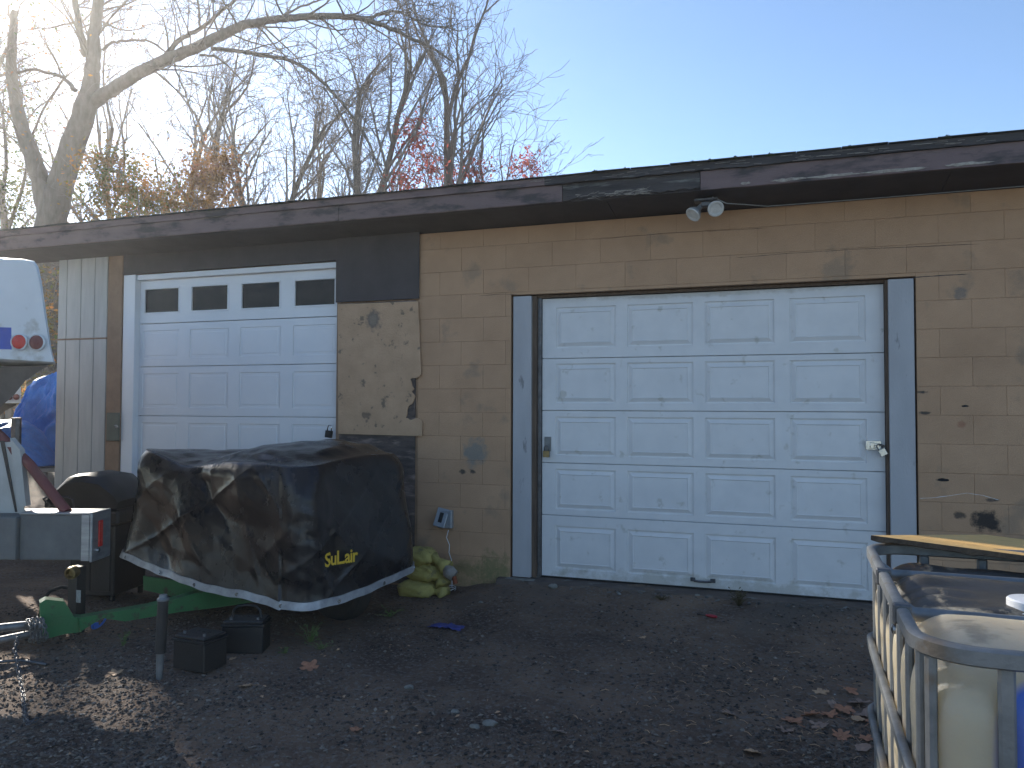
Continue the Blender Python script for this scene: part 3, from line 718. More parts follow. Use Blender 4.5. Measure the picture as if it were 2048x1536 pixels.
for j in range(NV+1):
    v = j/NV
    for i, p in enumerate(base):
        nrm = Vector((p.x-cen.x, p.y-cen.y, 0)).normalized()
        hz_ = .165 + .10*nearfac(p, LE, .7) - .02*nearfac(p, NE, .5) + .006*math.sin(i*.13)+.003*math.sin(i*.37) + .05*nearfac(p, RE, .4)
        if j == 0: hemz.append(hz_)
        tz_ = topz(p)
        z = hz_+(tz_-hz_)*min(1, v*1.0)
        fl_ = (1-v)**1.3*(.085+.055*nearfac(p, LE, .35))
        rnd_ = -.065*max(0, (v-.86)/.14)**2
        s = i/NS*PL; q = Vector((p.x, p.y, z))
        # soft pillow folds, sharp creases, corner pleat
        n1_ = noise.fractal(Vector((p.x*1.1, p.y*1.1, z*.9)), .9, 2, 2)*.05
        cr1 = (1-abs(noise.noise(Vector((s*2.1+z*1.3, z*.9, 4)))))**11
        cr2 = (1-abs(noise.noise(Vector((s*1.7-z*2.2+9, z*.8, 7)))))**12
        cr3 = (1-abs(noise.noise(Vector((s*6+z*2.5, z*3.2, 17)))))**9
        calm = 1-.6*math.exp(-((p-RE).length/.8)**2); s2_ = s+.12*noise.noise(Vector((s*1.5, z*1.5, 2))); z2_ = z+.12*noise.noise(Vector((s*1.5, z*1.5, 8)))
        dn_ = .8*n1_*(1-.4*v)+.012*(cr1+cr2)*calm+calm*(.022*facet(s2_, z2_*.75, .55, 1)+.007*facet(s2_*1.0+z2_*.35, z2_, .24, 2)+.0018*facet(s2_-z2_*.4, z2_, .07, 3)) + .012*(1-v)*math.sin(s*7+math.sin(s*3)*2)
        ke = nearfac(Vector((p.x, p.y, 0)), NE+Vector((-.05, -.0, 0)), .17); ke2 = nearfac(Vector((p.x, p.y, 0)), NE+Vector((.13, .20, 0)), .10)
        dn_ += ke*.06*math.sin(v*3.1)-ke2*.025*math.sin(min(1, v*1.2)*3.1)
        edge = min(1, (1-v)*6+.15)*min(1, v*4+.3)
        q = p+nrm*(fl_+rnd_+dn_*edge); cv.v.append((q.x, q.y, z+.02*n1_))
NT = 30
for j in range(1, NT+1):
    v = j/NT
    for i, p in enumerate(base):
        nrm = Vector((p.x-cen.x, p.y-cen.y, 0)).normalized(); b0 = cv.v[NV*NS+i]
        q = Vector((b0[0], b0[1], 0)).lerp(cen, v)
        z = topz(Vector((q.x, q.y, 0)))+.028*math.sin(min(1, v*4)*math.pi/2)+.03*noise.fractal(Vector((q.x*2.2, q.y*2.2, 1)), .8, 2, 3)
        z = b0[2]*(1-min(1, v*5))+z*min(1, v*5)
        cv.v.append((q.x, q.y, z))
for j in range(NV+NT):
    for i in range(NS): cv.f.append((j*NS+i, j*NS+(i+1) % NS, (j+1)*NS+(i+1) % NS, (j+1)*NS+i))
cover = empty('tarp_cover', (0, 0, 0), label='large black tarp draped over the towed compressor, with silver hem and yellow lettering', cat='tarp')
cloth = cv.build('cloth', M['cover'], cover, smooth=True)
hm = MB()
for i in range(NS):
    b0 = Vector(cv.v[i]); b1 = Vector(cv.v[NS*5+i]); nrm = Vector((b0.x-cen.x, b0.y-cen.y, 0)).normalized()
    hm.v += [tuple(b0+nrm*.010), tuple(b1+nrm*.010), tuple(b1+nrm*.001), tuple(b0-nrm*.004)]
for i in range(NS):
    k, k2 = 4*i, 4*((i+1) % NS)
    for j in range(4): hm.f.append((k+j, k2+j, k2+(j+1) % 4, k+(j+1) % 4))
hm.build('hem_band', M['hem'], cover, smooth='auto')
gp = None
for i in range(0, NS, 28):
    b0 = (Vector(cv.v[i])+Vector(cv.v[NS*4+i]))*.5; nrm = Vector((b0.x-cen.x, b0.y-cen.y, 0)).normalized(); t_ = nrm.to_track_quat('Z', 'Y')
    if gp is None: ob_ = MB().lathe([(.006, 0), (.006, .004), (.013, .004), (.014, 0)], 14).build('grommet', M['chrome'], cover); gp = ob_.data
    else: ob_ = bpy.data.objects.new('grommet', gp); link(ob_, cover)
    ob_.location = b0+nrm*.011; ob_.rotation_mode = 'QUATERNION'; ob_.rotation_quaternion = t_
# lettering, laid on the cloth
tree_ = BVHTree.FromPolygons([Vector(v) for v in cv.v], cv.f)
fc = bpy.data.curves.new('txt', 'FONT'); fc.body = 'SuL.air'; fc.size = 1; fc.offset = .022; fc.space_character = .92; fc.resolution_u = 3
to = bpy.data.objects.new('txt', fc); COL.objects.link(to); bpy.context.view_layer.update()
tm = bpy.data.meshes.new_from_object(to.evaluated_get(bpy.context.evaluated_depsgraph_get())); bpy.data.objects.remove(to)
bm = bmesh.new(); bm.from_mesh(tm); bmesh.ops.triangulate(bm, faces=bm.faces)
for _ in range(2): bmesh.ops.subdivide_edges(bm, edges=bm.edges, cuts=1)
tx0 = min(v.co.x for v in bm.verts); tx1 = max(v.co.x for v in bm.verts); ok = True
for v in bm.verts:
    u = (v.co.x-tx0)/(tx1-tx0); py_ = 1128-v.co.y*38-(u*6)+(1-u)*4
    if u < .12: py_ += 2
    d = ray(650+u*66, py_); hit = tree_.ray_cast(CAM, d.normalized())
    if hit[0] is None: ok = False; continue
    v.co = hit[0]-d.normalized()*.004
bm.to_mesh(tm); bm.free(); tm.materials.clear(); tm.materials.append(M['print']); tl = bpy.data.objects.new('lettering', tm); link(tl, cover)

TA = math.atan2((LE-NE).y, (LE-NE).x)
comp = empty('towed_compressor', (0, 0, 0), label='green towable compressor trailer showing its tongue and frame under the black tarp', cat='trailer')
bodyc = MB(); q = [p+ (cen-p)*.13 for p in base[::6]]
bodyc.prism([(p.x, p.y, .33) for p in q], (0, 0, .58)); bodyc.build('compressor_body', M['blackpaint'], comp)
def bar(a_, b_, w_, z0, z1, mt, name, parent=comp, c=.004):
    a_, b_ = Vector(a_), Vector(b_); d = b_-a_; T = Matrix.Translation((a_.x, a_.y, 0)) @ Matrix.Rotation(math.atan2(d.y, d.x), 4, 'Z')
    return MB().cbox(0, d.length, -w_/2, w_/2, z0, z1, c, T).build(name, mt, parent)
hit = atZ(110, 1240, 0.02)          # coupler
dw = atZ(300, 1195, .12); de = atZ(445, 1170, .12)
H = Vector((-2.52, -2.62, 0)); E = Vector((-1.72, -1.55, 0))
# drawbar: tapered, deeper at its inner end
def plate(pxs, D0, D1, thick, mt, name, parent):
    "upright plate whose outline runs from depth D0 at its left end to D1 at its right end"
    x0 = min(p[0] for p in pxs); x1 = max(p[0] for p in pxs); pts = []
    for px_, py_ in pxs:
        u = (px_-x0)/(x1-x0); pts.append(atD(px_, py_, 1/((1-u)/D0+u/D1)))
    n_ = (pts[len(pts)//2]-pts[0]).cross(Vector((0, 0, 1))).normalized()
    if n_.dot(CAM-pts[0]) > 0: n_ = -n_
    return MB().prism(pts, n_*thick).build(name, mt, parent)
plate([(158, 1236), (300, 1212), (360, 1196), (405, 1182), (428, 1150), (560, 1150), (560, 1196), (430, 1216), (360, 1224), (250, 1243), (205, 1236), (160, 1264)], 5.05, 5.95, .09, M['green'], 'drawbar', comp)
plate([(80, 1206), (92, 1199), (128, 1203), (148, 1234), (163, 1236), (163, 1264), (130, 1268), (96, 1277), (82, 1270)], 4.95, 5.08, .10, M['green'], 'hitch_plate', comp)
plate([(286, 1152), (425, 1172), (425, 1208), (402, 1180), (360, 1196), (287, 1180)], 6.0, 5.8, .02, M['green'], 'frame_side', comp)
wx = atD(670, 1225, 5.25)
Tq = Matrix.Translation((wx.x-.15, wx.y+.35, .14)) @ Matrix.Rotation(TA+R(90), 4, 'Z') @ Matrix.Rotation(R(90), 4, 'X') @ Matrix.Rotation(R(90), 4, 'Y') if False else Matrix.Translation((wx.x-.30, wx.y+.55, .13)) @ Matrix.Rotation(TA, 4, 'Z') @ Matrix.Rotation(R(90), 4, 'X')
MB().lathe([(.15, -.09), (.25, -.09), (.285, -.06), (.29, 0), (.285, .06), (.25, .09), (.15, .09)], 32, Tq).build('tyre', M['rubber'], comp, smooth='auto')
MB().lathe([(.02, .06), (.06, .085), (.08, .05), (.15, .06), (.155, .092)], 28, Tq).build('rim', M['brass'], comp, smooth='auto')
Tq2 = Matrix.Translation((1.45*math.cos(TA)*.0-2.6, -1.0, .16)) @ Matrix.Rotation(TA, 4, 'Z') @ Matrix.Rotation(R(90), 4, 'X')
MB().lathe([(.15, -.09), (.25, -.09), (.285, -.06), (.29, 0), (.285, .06), (.25, .09), (.15, .09)], 32, Tq2).build('tyre', M['rubber'], comp, smooth='auto')
# jack tube with brass end and paper label
jc = atD(152, 1150, 5.35)
MB().cbox(jc.x-.04, jc.x+.04, jc.y-.03, jc.y+.05, gz(jc.x, jc.y)-.02, jc.z+.06, .004).build('jack_tube', M['blackpaint'], comp)
T = Matrix.Translation(atD(149, 1143, 5.27)) @ Matrix.Rotation(R(90)+.1, 4, 'X') @ Matrix.Rotation(.25, 4, 'Y')
MB().lathe([(.032, -.01), (.040, -.005), (.044, .03), (.040, .05), (.030, .052), (.028, .02), (.001, .018)], 22, T).build('pipe_end', M['brass'], comp, smooth='auto')
lb = atD(158, 1192, 5.28); MB().cbox(lb.x-.022, lb.x+.018, lb.y-.004, lb.y, lb.z-.045, lb.z+.04, .001).build('paper_label', M['ink'], comp)
# coupler with the chain loops
cpl = MB(); 
for (a0, a1, r_) in (((0, 1256), (92, 1246), .026), ((0, 1280), (86, 1262), .022)):
    cpl.tube([atD(a0[0]-90, a0[1]+8, 4.7), atD(*a0, 4.8), atD(*a1, 5.0)], r_, 12)
cpl_o = cpl.build('tow_tongue', M['steel'], comp, smooth='auto')
def chain(name, path, ln, wire, label, cat='chain'):
    path = [Vector(p) for p in path]; L_ = [0]
    for i in range(1, len(path)): L_.append(L_[-1]+(path[i]-path[i-1]).length)
    e = empty(name, path[0], 0, label=label, cat=cat)
    lk = MB(); pts = [(ln*.32*sx_+ln*.22*math.cos(a_), ln*.22*math.sin(a_), 0) for sx_, rg in ((1, range(-3, 4)), (-1, range(3, 10))) for a_ in [k*math.pi/6 for k in rg]]
    lk.tube(pts, wire, 5, closed=True); cm_ = M['steel'] if wire > .004 else M['steeldk']; me = None; s = 0; k = 0; j = 0
    while s < L_[-1]:
        while L_[j+1] < s: j += 1
        q = (s-L_[j])/(L_[j+1]-L_[j]); p_ = path[j].lerp(path[j+1], q); d = (path[j+1]-path[j]).normalized()
        if me is None: o = lk.build('chain_link', cm_, e, smooth=True); me = o.data
        else: o = bpy.data.objects.new('chain_link', me); link(o, e)
        o.location = p_-path[0]; o.rotation_mode = 'QUATERNION'; o.rotation_quaternion = d.to_track_quat('X', 'Z') @ Vector((1, 0, 0)).rotation_difference(Vector((1, 0, 0))) @ Matrix.Rotation((k % 2)*R(90)+rnd.uniform(-.3, .3), 4, 'X').to_quaternion()
        s += ln*.78; k += 1
    return e
ch = []
for k in range(4):
    ox = k*9; ch += [atD(52+ox, 1258+rnd.uniform(-5, 5), 4.93), atD(56+ox, 1240-k, 4.86), atD(62+ox, 1252, 4.8), atD(66+ox, 1275, 4.83), atD(60+ox, 1282, 4.93)]
chain('safety_chain', ch, .045, .0045, 'bundle of bright chain looped round the green coupler plate')
chain('hanging_chain', [atD(36, 1272, 4.5), atD(30, 1300, 4.4), atD(38, 1345, 4.25), atD(46, 1385, 4.1), atZ(52, 1440, -.085), atZ(60, 1446, -.085), atZ(72, 1440, -.085)], .04, .0035, 'thin chain hanging down to the gravel left of the tongue')

# stand post before the trailer
pb = atZ(318, 1366, -.13); pt = atD(324, 1190, (pb-CAM).dot(_d)*1.0)
po = empty('stand_post', (pb.x, pb.y, gz(pb.x, pb.y)), 0, label='black upright jack post with bare silver foot beside the batteries', cat='post')
zt = pt.z-gz(pb.x, pb.y); lean = (pt.x-pb.x)
MB().tube([(lean*.30, 0, zt*.30), (lean, 0, zt*.93)], .030, 18).build('outer_tube', M['blackpaint'], po, smooth='auto')
MB().tube([(0, 0, -.03), (lean*.31, 0, zt*.31)], [.017, .023], 16).build('inner_tube', M['steel'], po, smooth='auto')
MB().lathe([(.022, zt*.93), (.034, zt*.93), (.034, zt*.955), (.024, zt*.97), (.022, zt)], 16, Matrix.Translation((lean, 0, 0))).build('collar', M['steel'], po, smooth='auto')

# batteries
def battery(loc, rz, sx_, sy_, sz, handle, label):
    e = empty('car_battery', loc, rz, label=label, cat='battery', group='car batteries on the gravel')
    MB().cbox(0, sx_, 0, sy_, 0, sz*.84, .006).build('case', M['black'], e)
    MB().cbox(-.006, sx_+.006, -.006, sy_+.006, sz*.845, sz*.90, .003).cbox(.004, sx_-.004, .004, sy_-.004, sz*.901, sz, .006).build('lid', M['black'], e)
    for x_ in (.045, sx_-.045): MB().lathe([(.011, sz), (.010, sz+.014), (.008, sz+.016)], 12, Matrix.Translation((x_, sy_*.25, 0))).build('terminal', M['steeldk'], e)
    for x_ in (.08, sx_*.5, sx_-.08): MB().lathe([(.013, sz), (.013, sz+.004), (.003, sz+.005)], 12, Matrix.Translation((x_, sy_*.65, 0))).build('vent_plug', M['black'], e)
    if handle:
        y_ = sy_*.5; p_ = [(.035, y_, sz*.9), (.045, y_, sz+.05), (.07, y_, sz+.075), (sx_*.5, y_, sz+.082), (sx_-.07, y_, sz+.075), (sx_-.045, y_, sz+.05), (sx_-.035, y_, sz*.9)]
        MB().tube(p_, .0075, 8).build('handle', M['black'], e, smooth='auto')
    return e
b1n = atZ(416, 1357, -.12); b1l = atZ(345, 1344, -.12); b1r = atZ(460, 1340, -.12)
print('batt', (b1n-b1l).length, (b1n-b1r).length)
a1 = math.atan2((b1n-b1l).y, (b1n-b1l).x)
battery((b1l.x, b1l.y, gz(b1l.x, b1l.y)+.0), a1, .245, .185, .20, False, 'nearer black car battery without a handle, beside the jack post')
b2 = atZ(436, 1318, -.12)
battery((b2.x, b2.y+.03, gz(b2.x, b2.y)+.0), a1+.42, .26, .17, .205, True, 'farther black car battery with carrying handle raised')

# barbecue between the truck bumper and the tarp
gb = atD(200, 1180, 6.45)
GZ = gz(gb.x, gb.y)
grill = empty('barbecue_grill', (gb.x, gb.y, GZ), YAW-.12, label='black lidded barbecue cart standing before the left garage door', cat='barbecue')
def zat(py, D=6.45): return (atD(200, py, D).z-GZ)
zl0, zl1 = zat(1010), zat(942)
W2 = .325
sec = [(-W2*.99, zl0), (-W2, zl0+.06), (-W2*.80, zl0+.15), (-W2*.45, zl1-.02), (0, zl1), (W2*.45, zl1-.02), (W2*.85, zl0+.15), (W2, zl0+.07), (W2*.97, zl0)]
lid = MB(); rows = [(-.26, .75), (-.22, .93), (-.1, 1), (.1, 1), (.2, .93), (.25, .75)]
for y_, k in rows:
    for x_, z_ in sec: lid.v.append((x_*(.94+.06*k), y_, zl0+(z_-zl0)*k))
n_ = len(sec)
for i in range(len(rows)-1):
    for j in range(n_-1): lid.f.append((i*n_+j, i*n_+j+1, (i+1)*n_+j+1, (i+1)*n_+j))
lid.f += [tuple(range(n_))[::-1], tuple(range((len(rows)-1)*n_, len(rows)*n_))]
lid.build('lid', M['blackpaint'], grill, smooth='auto')
MB().tube([(-.31, -.25, zl0+.04), (-.30, -.30, zl0+.08), (-.24, -.31, zl0+.10), (-.09, -.31, zl0+.10), (-.045, -.30, zl0+.08), (-.04, -.27, zl0-.06)], .008, 8).build('lid_handle', M['steeldk'], grill, smooth='auto')
MB().cbox(-W2*.92, W2*.98, -.25, .24, zl0-.13, zl0-.006, .02).build('firebox', M['blackpaint'], grill)
MB().cbox(-.16, .30, -.262, -.25, zl0-.035, zl0-.022, .002).build('vent_strip', M['steeldk'], grill)
MB().cbox(-.12, .27, -.22, .22, .05, zl0-.135, .01).build('cart_cabinet', M['blackpaint'], grill)
MB().cbox(-.09, .07, -.232, -.221, .09, zl0-.18, .004).build('cabinet_door', M['blackpaint'], grill)
MB().cbox(.085, .245, -.232, -.221, .09, zl0-.18, .004).build('cabinet_door', M['blackpaint'], grill)
for x_ in (-.09, .24):
    for y_ in (-.19, .19): MB().tube([(x_, y_, -.02), (x_, y_, .055)], .022, 10).build('caster', M['rubber'], grill)
MB().cbox(-.47, -W2*.93, -.16, .18, zl0-.07, zl0-.04, .01).build('side_shelf', M['blackpaint'], grill)

# ------------------------------------------------------------------ truck at the left
TD = 4.75
to_ = CAM + _d*0
torg = Vector((CAM.x, CAM.y, 0))
fw = Vector((-math.sin(YAW), math.cos(YAW), 0)); rt = Vector((math.cos(YAW), math.sin(YAW), 0))
def loc2(x, y, z): return rt*x+fw*y+Vector((0, 0, z))    # camera-aligned yard axes: the truck happens to stand square to them
truck_loc = torg+rt*(-2.9)+fw*TD; truck_loc.z = gz(truck_loc.x, truck_loc.y)
truck = empty('service_truck', truck_loc, YAW, label='rear of a white utility truck with red round lights and steel bumper at left edge', cat='truck')
TM = truck.matrix_world
def tl_(px, py, D):
    p = atD(px, py, D)-truck_loc; return Vector((p.dot(rt), p.dot(fw), p.z))
b0 = tl_(50, 1020, TD); b1 = tl_(186, 1030, TD); b2_ = tl_(186, 1120, TD)
bt, bb = b1.z+.01, b2_.z
bx1 = b1.x
MB().cbox(b0.x-.02, bx1-.006, .006, .20, bb+.004, bt-.006, .004).build('bumper', M['bumperface'], truck)
MB().cbox(b0.x-.02, bx1-.004, -.006, .21, bt-.005, bt+.006, .003).build('bumper_top', M['alu'], truck)
ec = MB().cbox(bx1-.005, bx1+.012, -.006, .215, bb-.008, bt+.008, .004); ec.cbox(bx1-.055, bx1-.006, -.006, .004, bb, bt-.006, .002); ec.build('bumper_end', M['alu'], truck)
rf = MB(); rf.cbox(bx1+.013, bx1+.022, .06, .105, bb+.075, bt-.05, .003); rf.build('red_marker', M['redlens'], truck)
MB().lathe([(.012, 0), (.012, .012), (.004, .015)], 12, Matrix.Translation((bx1+.012, .06, bb+.055)) @ Matrix.Rotation(R(90), 4, 'Y')).build('bolt', M['chrome'], truck)
MB().cbox(-2.2, b0.x-.022, -.03, .4, bb+.01, bt-.02, .006).build('bumper_step', M['bumperface'], truck)
# cream cabinet above the bumper
q = [tl_(-420, 895, TD+.15), tl_(22, 884, TD+.15), tl_(50, 1022, TD+.15), tl_(50, 1030, TD+.15), tl_(-420, 1030, TD+.15)]
MB().prism(q, (-.5, .6, 0)).build('tool_cabinet', M['cab'], truck)
q = [tl_(0, 882, TD+.145), tl_(8, 882, TD+.145), tl_(34, 1024, TD+.145), tl_(30, 1024, TD+.145)]
MB().prism(q, (0, .004, 0)).build('cabinet_seam', M['black'], truck)
q = [tl_(20, 876, TD+.12), tl_(40, 900, TD+.12), tl_(52, 1012, TD+.12), tl_(36, 1014, TD+.12)]
MB().prism(q, (0, .05, 0)).build('cabinet_edge', M['cab'], truck)
# red strut
MB().tube([tl_(-60, 822, TD+.25), tl_(0, 872, TD+.2), tl_(60, 930, TD+.15), tl_(134, 1024, TD+.05)], .032, 10).build('strut', M['redpaint'], truck, smooth='auto')
# upper body corner
UD = 5.0
def ul(px, py, D=UD): return tl_(px, py, D)
prof = [(-700, 470), (-300, 495), (0, 514), (50, 517), (70, 521), (78, 532), (85, 562), (95, 632), (104, 695), (112, 727), (60, 725), (0, 722), (-700, 712)]
P0 = [ul(x, y) for x, y in prof]
ub = MB(); n_ = len(P0)
for dy, ins in ((0, .02), (.02, .0), (.9, 0), (2.4, .0)):
    c_ = sum(P0, Vector())/n_
    for p_ in P0:
        d_ = (c_-p_); d_.y = 0; ub.v.append(tuple(p_+d_.normalized()*ins+Vector((-.85*dy, dy, 0))))
for i in range(3):
    for j in range(n_): ub.f.append((i*n_+j, i*n_+(j+1) % n_, (i+1)*n_+(j+1) % n_, (i+1)*n_+j))
ub.f += [tuple(range(n_))[::-1], tuple(range(3*n_, 4*n_))]
ub.build('upper_body', M['body'], truck, smooth='auto')
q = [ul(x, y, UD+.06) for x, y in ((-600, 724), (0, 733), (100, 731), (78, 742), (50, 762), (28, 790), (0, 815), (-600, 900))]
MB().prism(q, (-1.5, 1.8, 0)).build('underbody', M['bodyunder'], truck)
def lamp(px, py, r_, mt, lab):
    c_ = ul(px, py, UD-.005); T = Matrix.Translation(c_) @ Matrix.Rotation(R(90), 4, 'X')
    MB().lathe([(r_*1.15, -.0), (r_*1.18, .012), (r_*1.0, .016), (r_, .0)], 28, T).build('lamp_ring', M['body'], truck, smooth='auto')
    o = MB().lathe([(r_*.98, .0), (r_*.96, .014), (r_*.7, .022), (r_*.05, .026)], 28, T).build('tail_light', mt, truck, smooth='auto'); o['label'] = lab
lamp(40, 684, .047, M['redlens'], 'bright red round tail light')
lamp(75, 685, .047, M['darklens'], 'darker round tail light near the body corner')
q = [ul(-20, 654, UD-.002), ul(22, 655, UD-.002), ul(23, 699, UD-.002), ul(-20, 698, UD-.002)]
MB().prism(q, (0, .004, 0)).build('blue_panel', M['bluesq'], truck)
# off-frame rest of the truck: body side, wheels
for x_ in (-1.1,): 
    for y_ in (.9,):
        T = Matrix.Translation((x_-.45, y_, .40)) @ Matrix.Rotation(R(90), 4, 'X')
        MB().lathe([(.24, -.12), (.40, -.12), (.44, -.08), (.44, .08), (.40, .12), (.24, .12)], 32, T).build('wheel', M['rubber'], truck, smooth='auto')

# second vehicle seen under the truck body
v2 = atD(10, 790, 8.2)
sv = empty('far_trailer', (v2.x, v2.y, gz(v2.x, v2.y)), YAW, label='small white trailer rear with two round lights seen under the truck body', cat='trailer')
def sl_(px, py, D=8.2): p = atD(px, py, D)-sv.location; return Vector((p.dot(rt), p.dot(fw), p.z))
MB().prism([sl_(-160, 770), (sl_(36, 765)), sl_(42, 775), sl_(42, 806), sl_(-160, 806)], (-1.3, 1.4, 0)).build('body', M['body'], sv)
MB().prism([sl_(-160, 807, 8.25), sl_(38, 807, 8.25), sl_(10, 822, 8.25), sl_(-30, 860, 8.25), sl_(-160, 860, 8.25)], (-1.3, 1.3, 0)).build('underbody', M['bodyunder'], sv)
for px_ in (19, 33):
    T = Matrix.Translation(sl_(px_, 794, 8.19)) @ Matrix.Rotation(R(90), 4, 'X')
    MB().lathe([(.032, 0), (.030, .012), (.002, .018)], 18, T).build('tail_light', M['darklens'], sv, smooth='auto')
for x_ in (-.8, .0): MB().tube([(x_, .2, 1.5), (x_, .2, -.1)], .05, 8).build('leg', M['steeldk'], sv)

# ------------------------------------------------------------------ blue tarp heap behind, with the bench it covers
def drape(outline_top, D, depth, zb, mt, name, parent, nx_=60, nz_=40, amp=.06, seed=0):
    "a cloth surface hanging over things: front curtain whose top edge follows a ridge line and which bellies out toward the yard"
    mb = MB(); x0, x1 = outline_top[0][0], outline_top[-1][0]
    def top(px_):
        for (a_, b_), (c_, d_) in zip(outline_top, outline_top[1:]):
            if a_ <= px_ <= c_: return b_+(d_-b_)*(px_-a_)/(c_-a_)
        return outline_top[-1][1]
    for j in range(nz_+1):
        v = j/nz_
        for i in range(nx_+1):
            px_ = x0+(x1-x0)*i/nx_; pt_ = atD(px_, top(px_), D+depth*.0); z = pt_.z*(1-v)+zb*v
            bel = depth*(v**.6)*.7; s = i/nx_*4+seed
            f_ = amp*((1-abs(noise.noise(Vector((s*2.2+v*.9, v*1.1, seed)))))**5+.6*(1-abs(noise.noise(Vector((s*5-v*1.8, v*2.5, seed+4)))))**4+.35*noise.noise(Vector((s*12, v*9, 1)))+.7*facet(s*.5, v, .25, seed+3)+.4*facet(s*.5+v*.6, v, .11, seed+5))
            p_ = pt_-fw*(bel+f_); mb.v.append((p_.x, p_.y, z))
    for j in range(nz_):
        for i in range(nx_): k = j*(nx_+1)+i; mb.f.append((k, k+1, k+nx_+2, k+nx_+1))
    # back slope of the heap
    k0 = len(mb.v)
    for i in range(nx_+1):
        p_ = Vector(mb.v[i])+fw*depth; mb.v.append((p_.x, p_.y, zb))
    for i in range(nx_): mb.f.append((i+1, i, k0+i, k0+i+1))
    return mb.build(name, mt, parent, smooth=True)
heap = empty('tarp_covered_pile', atD(90, 930, 9.6), 0, label='tall crumpled blue tarp over a heap behind the garage corner', cat='tarp')
hz0 = atD(90, 925, 9.6).z
o = drape([(30, 842), (52, 822), (72, 768), (84, 755), (104, 748), (118, 742), (140, 746), (220, 760)], 9.6, .8, hz0, M['tarpblue'], 'tarp', heap, seed=1); o.location = -heap.location
heap2 = empty('tarp_sheet', atD(30, 920, 9.0), 0, label='lower blue tarp spread flat beside the tall tarp heap', cat='tarp')
o = drape([(-120, 838), (-40, 842), (30, 838), (60, 842), (80, 852), (112, 900), (130, 926)], 9.1, .9, atD(30, 925, 9.1).z, M['tarpblue'], 'tarp', heap2, amp=.05, seed=7); o.location = -heap2.location
wbn = atD(70, 945, 9.2); bench = empty('work_bench', (wbn.x, wbn.y, gz(wbn.x, wbn.y)), YAW, label='white topped bench under the blue tarps behind the corner', cat='bench')
bz = wbn.z-bench.location.z
MB().cbox(-1.2, 1.2, -.3, .9, bz+.03, bz+.08, .01).build('bench_top', M['cab'], bench)
for x_ in (-1.0, -.1, .5, 1.1): MB().cbox(x_-.05, x_+.05, -.2, -.1, -.1, bz+.03, .006).build('leg', M['jamb'], bench)
MB().cbox(-.9, 1.0, -.1, .5, .12, .16, .01).build('lower_shelf', M['blackpaint'], bench)
mb = MB(); bm = bmesh.new(); bmesh.ops.create_icosphere(bm, subdivisions=4, radius=.3)
for v in bm.verts: v.co = Vector((v.co.x*1.2, v.co.y, v.co.z*.6))*(1+.25*noise.fractal(v.co*6, .8, 2, 4))
bbag = mb.frombm(bm).build('tarp_bundle', M['tarpblue'], smooth=True, loc=(wbn.x+.1, wbn.y-.5, gz(wbn.x, wbn.y)+.3)); tag(bbag, 'dark blue crumpled tarp bundle under the bench', 'tarp')

# ------------------------------------------------------------------ liquid tote at the right
GT = gz(2.8, -4.4)
tote = empty('liquid_tote', (2.20, -4.93, GT), R(-1.5), label='caged white plastic liquid tote with galvanised bars at the right edge', cat='tote')
TW, TL_, TZ = 1.10, 1.13, 1.045-GT
def rr(x0, x1, y0, y1, r_, z, n_=8):
    out = []
    for cx_, cy_, a0 in ((x1-r_, y0+r_, -90), (x1-r_, y1-r_, 0), (x0+r_, y1-r_, 90), (x0+r_, y0+r_, 180)):
        for k in range(n_+1): a_ = R(a0+90*k/n_); out.append(Vector((cx_+r_*math.cos(a_), cy_+r_*math.sin(a_), z)))
    return out
bt_ = MB(); r0 = rr(0, TW, 0, TL_, .11, 0)
# top rim: a flat folded rail
def rail(z0, z1, t0=.012, t1=-.012, name='cage_rail', inset=0.):
    mb = MB(); o_ = rr(-t0+inset, TW+t0-inset, -t0+inset, TL_+t0-inset, .11, 0); i_ = rr(-t1+inset, TW+t1-inset, -t1+inset, TL_+t1-inset, .10, 0); k = len(o_)
    for p_, q_ in zip(o_, i_):
        c1_ = .13*(z1-z0); mb.v += [(p_.x, p_.y, z0+c1_), (p_.x, p_.y, z1-c1_), ((p_.x*3+q_.x)/4, (p_.y*3+q_.y)/4, z1), ((p_.x+3*q_.x)/4, (p_.y+3*q_.y)/4, z1), (q_.x, q_.y, z1-c1_), (q_.x, q_.y, z0+c1_), ((p_.x+3*q_.x)/4, (p_.y+3*q_.y)/4, z0), ((p_.x*3+q_.x)/4, (p_.y*3+q_.y)/4, z0)]
    for a_ in range(k):
        b_ = (a_+1) % k
        for j in range(8): mb.f.append((a_*8+j, b_*8+j, b_*8+(j+1) % 8, a_*8+(j+1) % 8))
    return mb.build(name, M['steel'], tote, smooth='auto')
rail(TZ-.034, TZ); 
for z_ in (.20, .42, .64, .86): rail(z_-.014, z_+.014, .014, -.004)
def vbar(x_, y_, nx__, ny__):
    mb = MB(); o_ = []
    w_ = .014
    T = Matrix.Translation((x_, y_, 0)) @ Matrix.Rotation(math.atan2(ny__, nx__), 4, 'Z')
    mb.cbox(-.020, -.004, -w_, w_, .14, TZ-.03, .005, T); mb.build('cage_bar', M['steel'], tote)
for k in range(0, 6): vbar(.137+.165*k, .0, 0, -1)
for k in range(0, 7): vbar(0, .10+k*.155, -1, 0)
for k in range(1, 7): vbar(TW*k/7, TL_, 0, 1)
for k in range(0, 7): vbar(TW, .10+k*.165, 1, 0)
vbar(.012, .050, -.95, -.3)
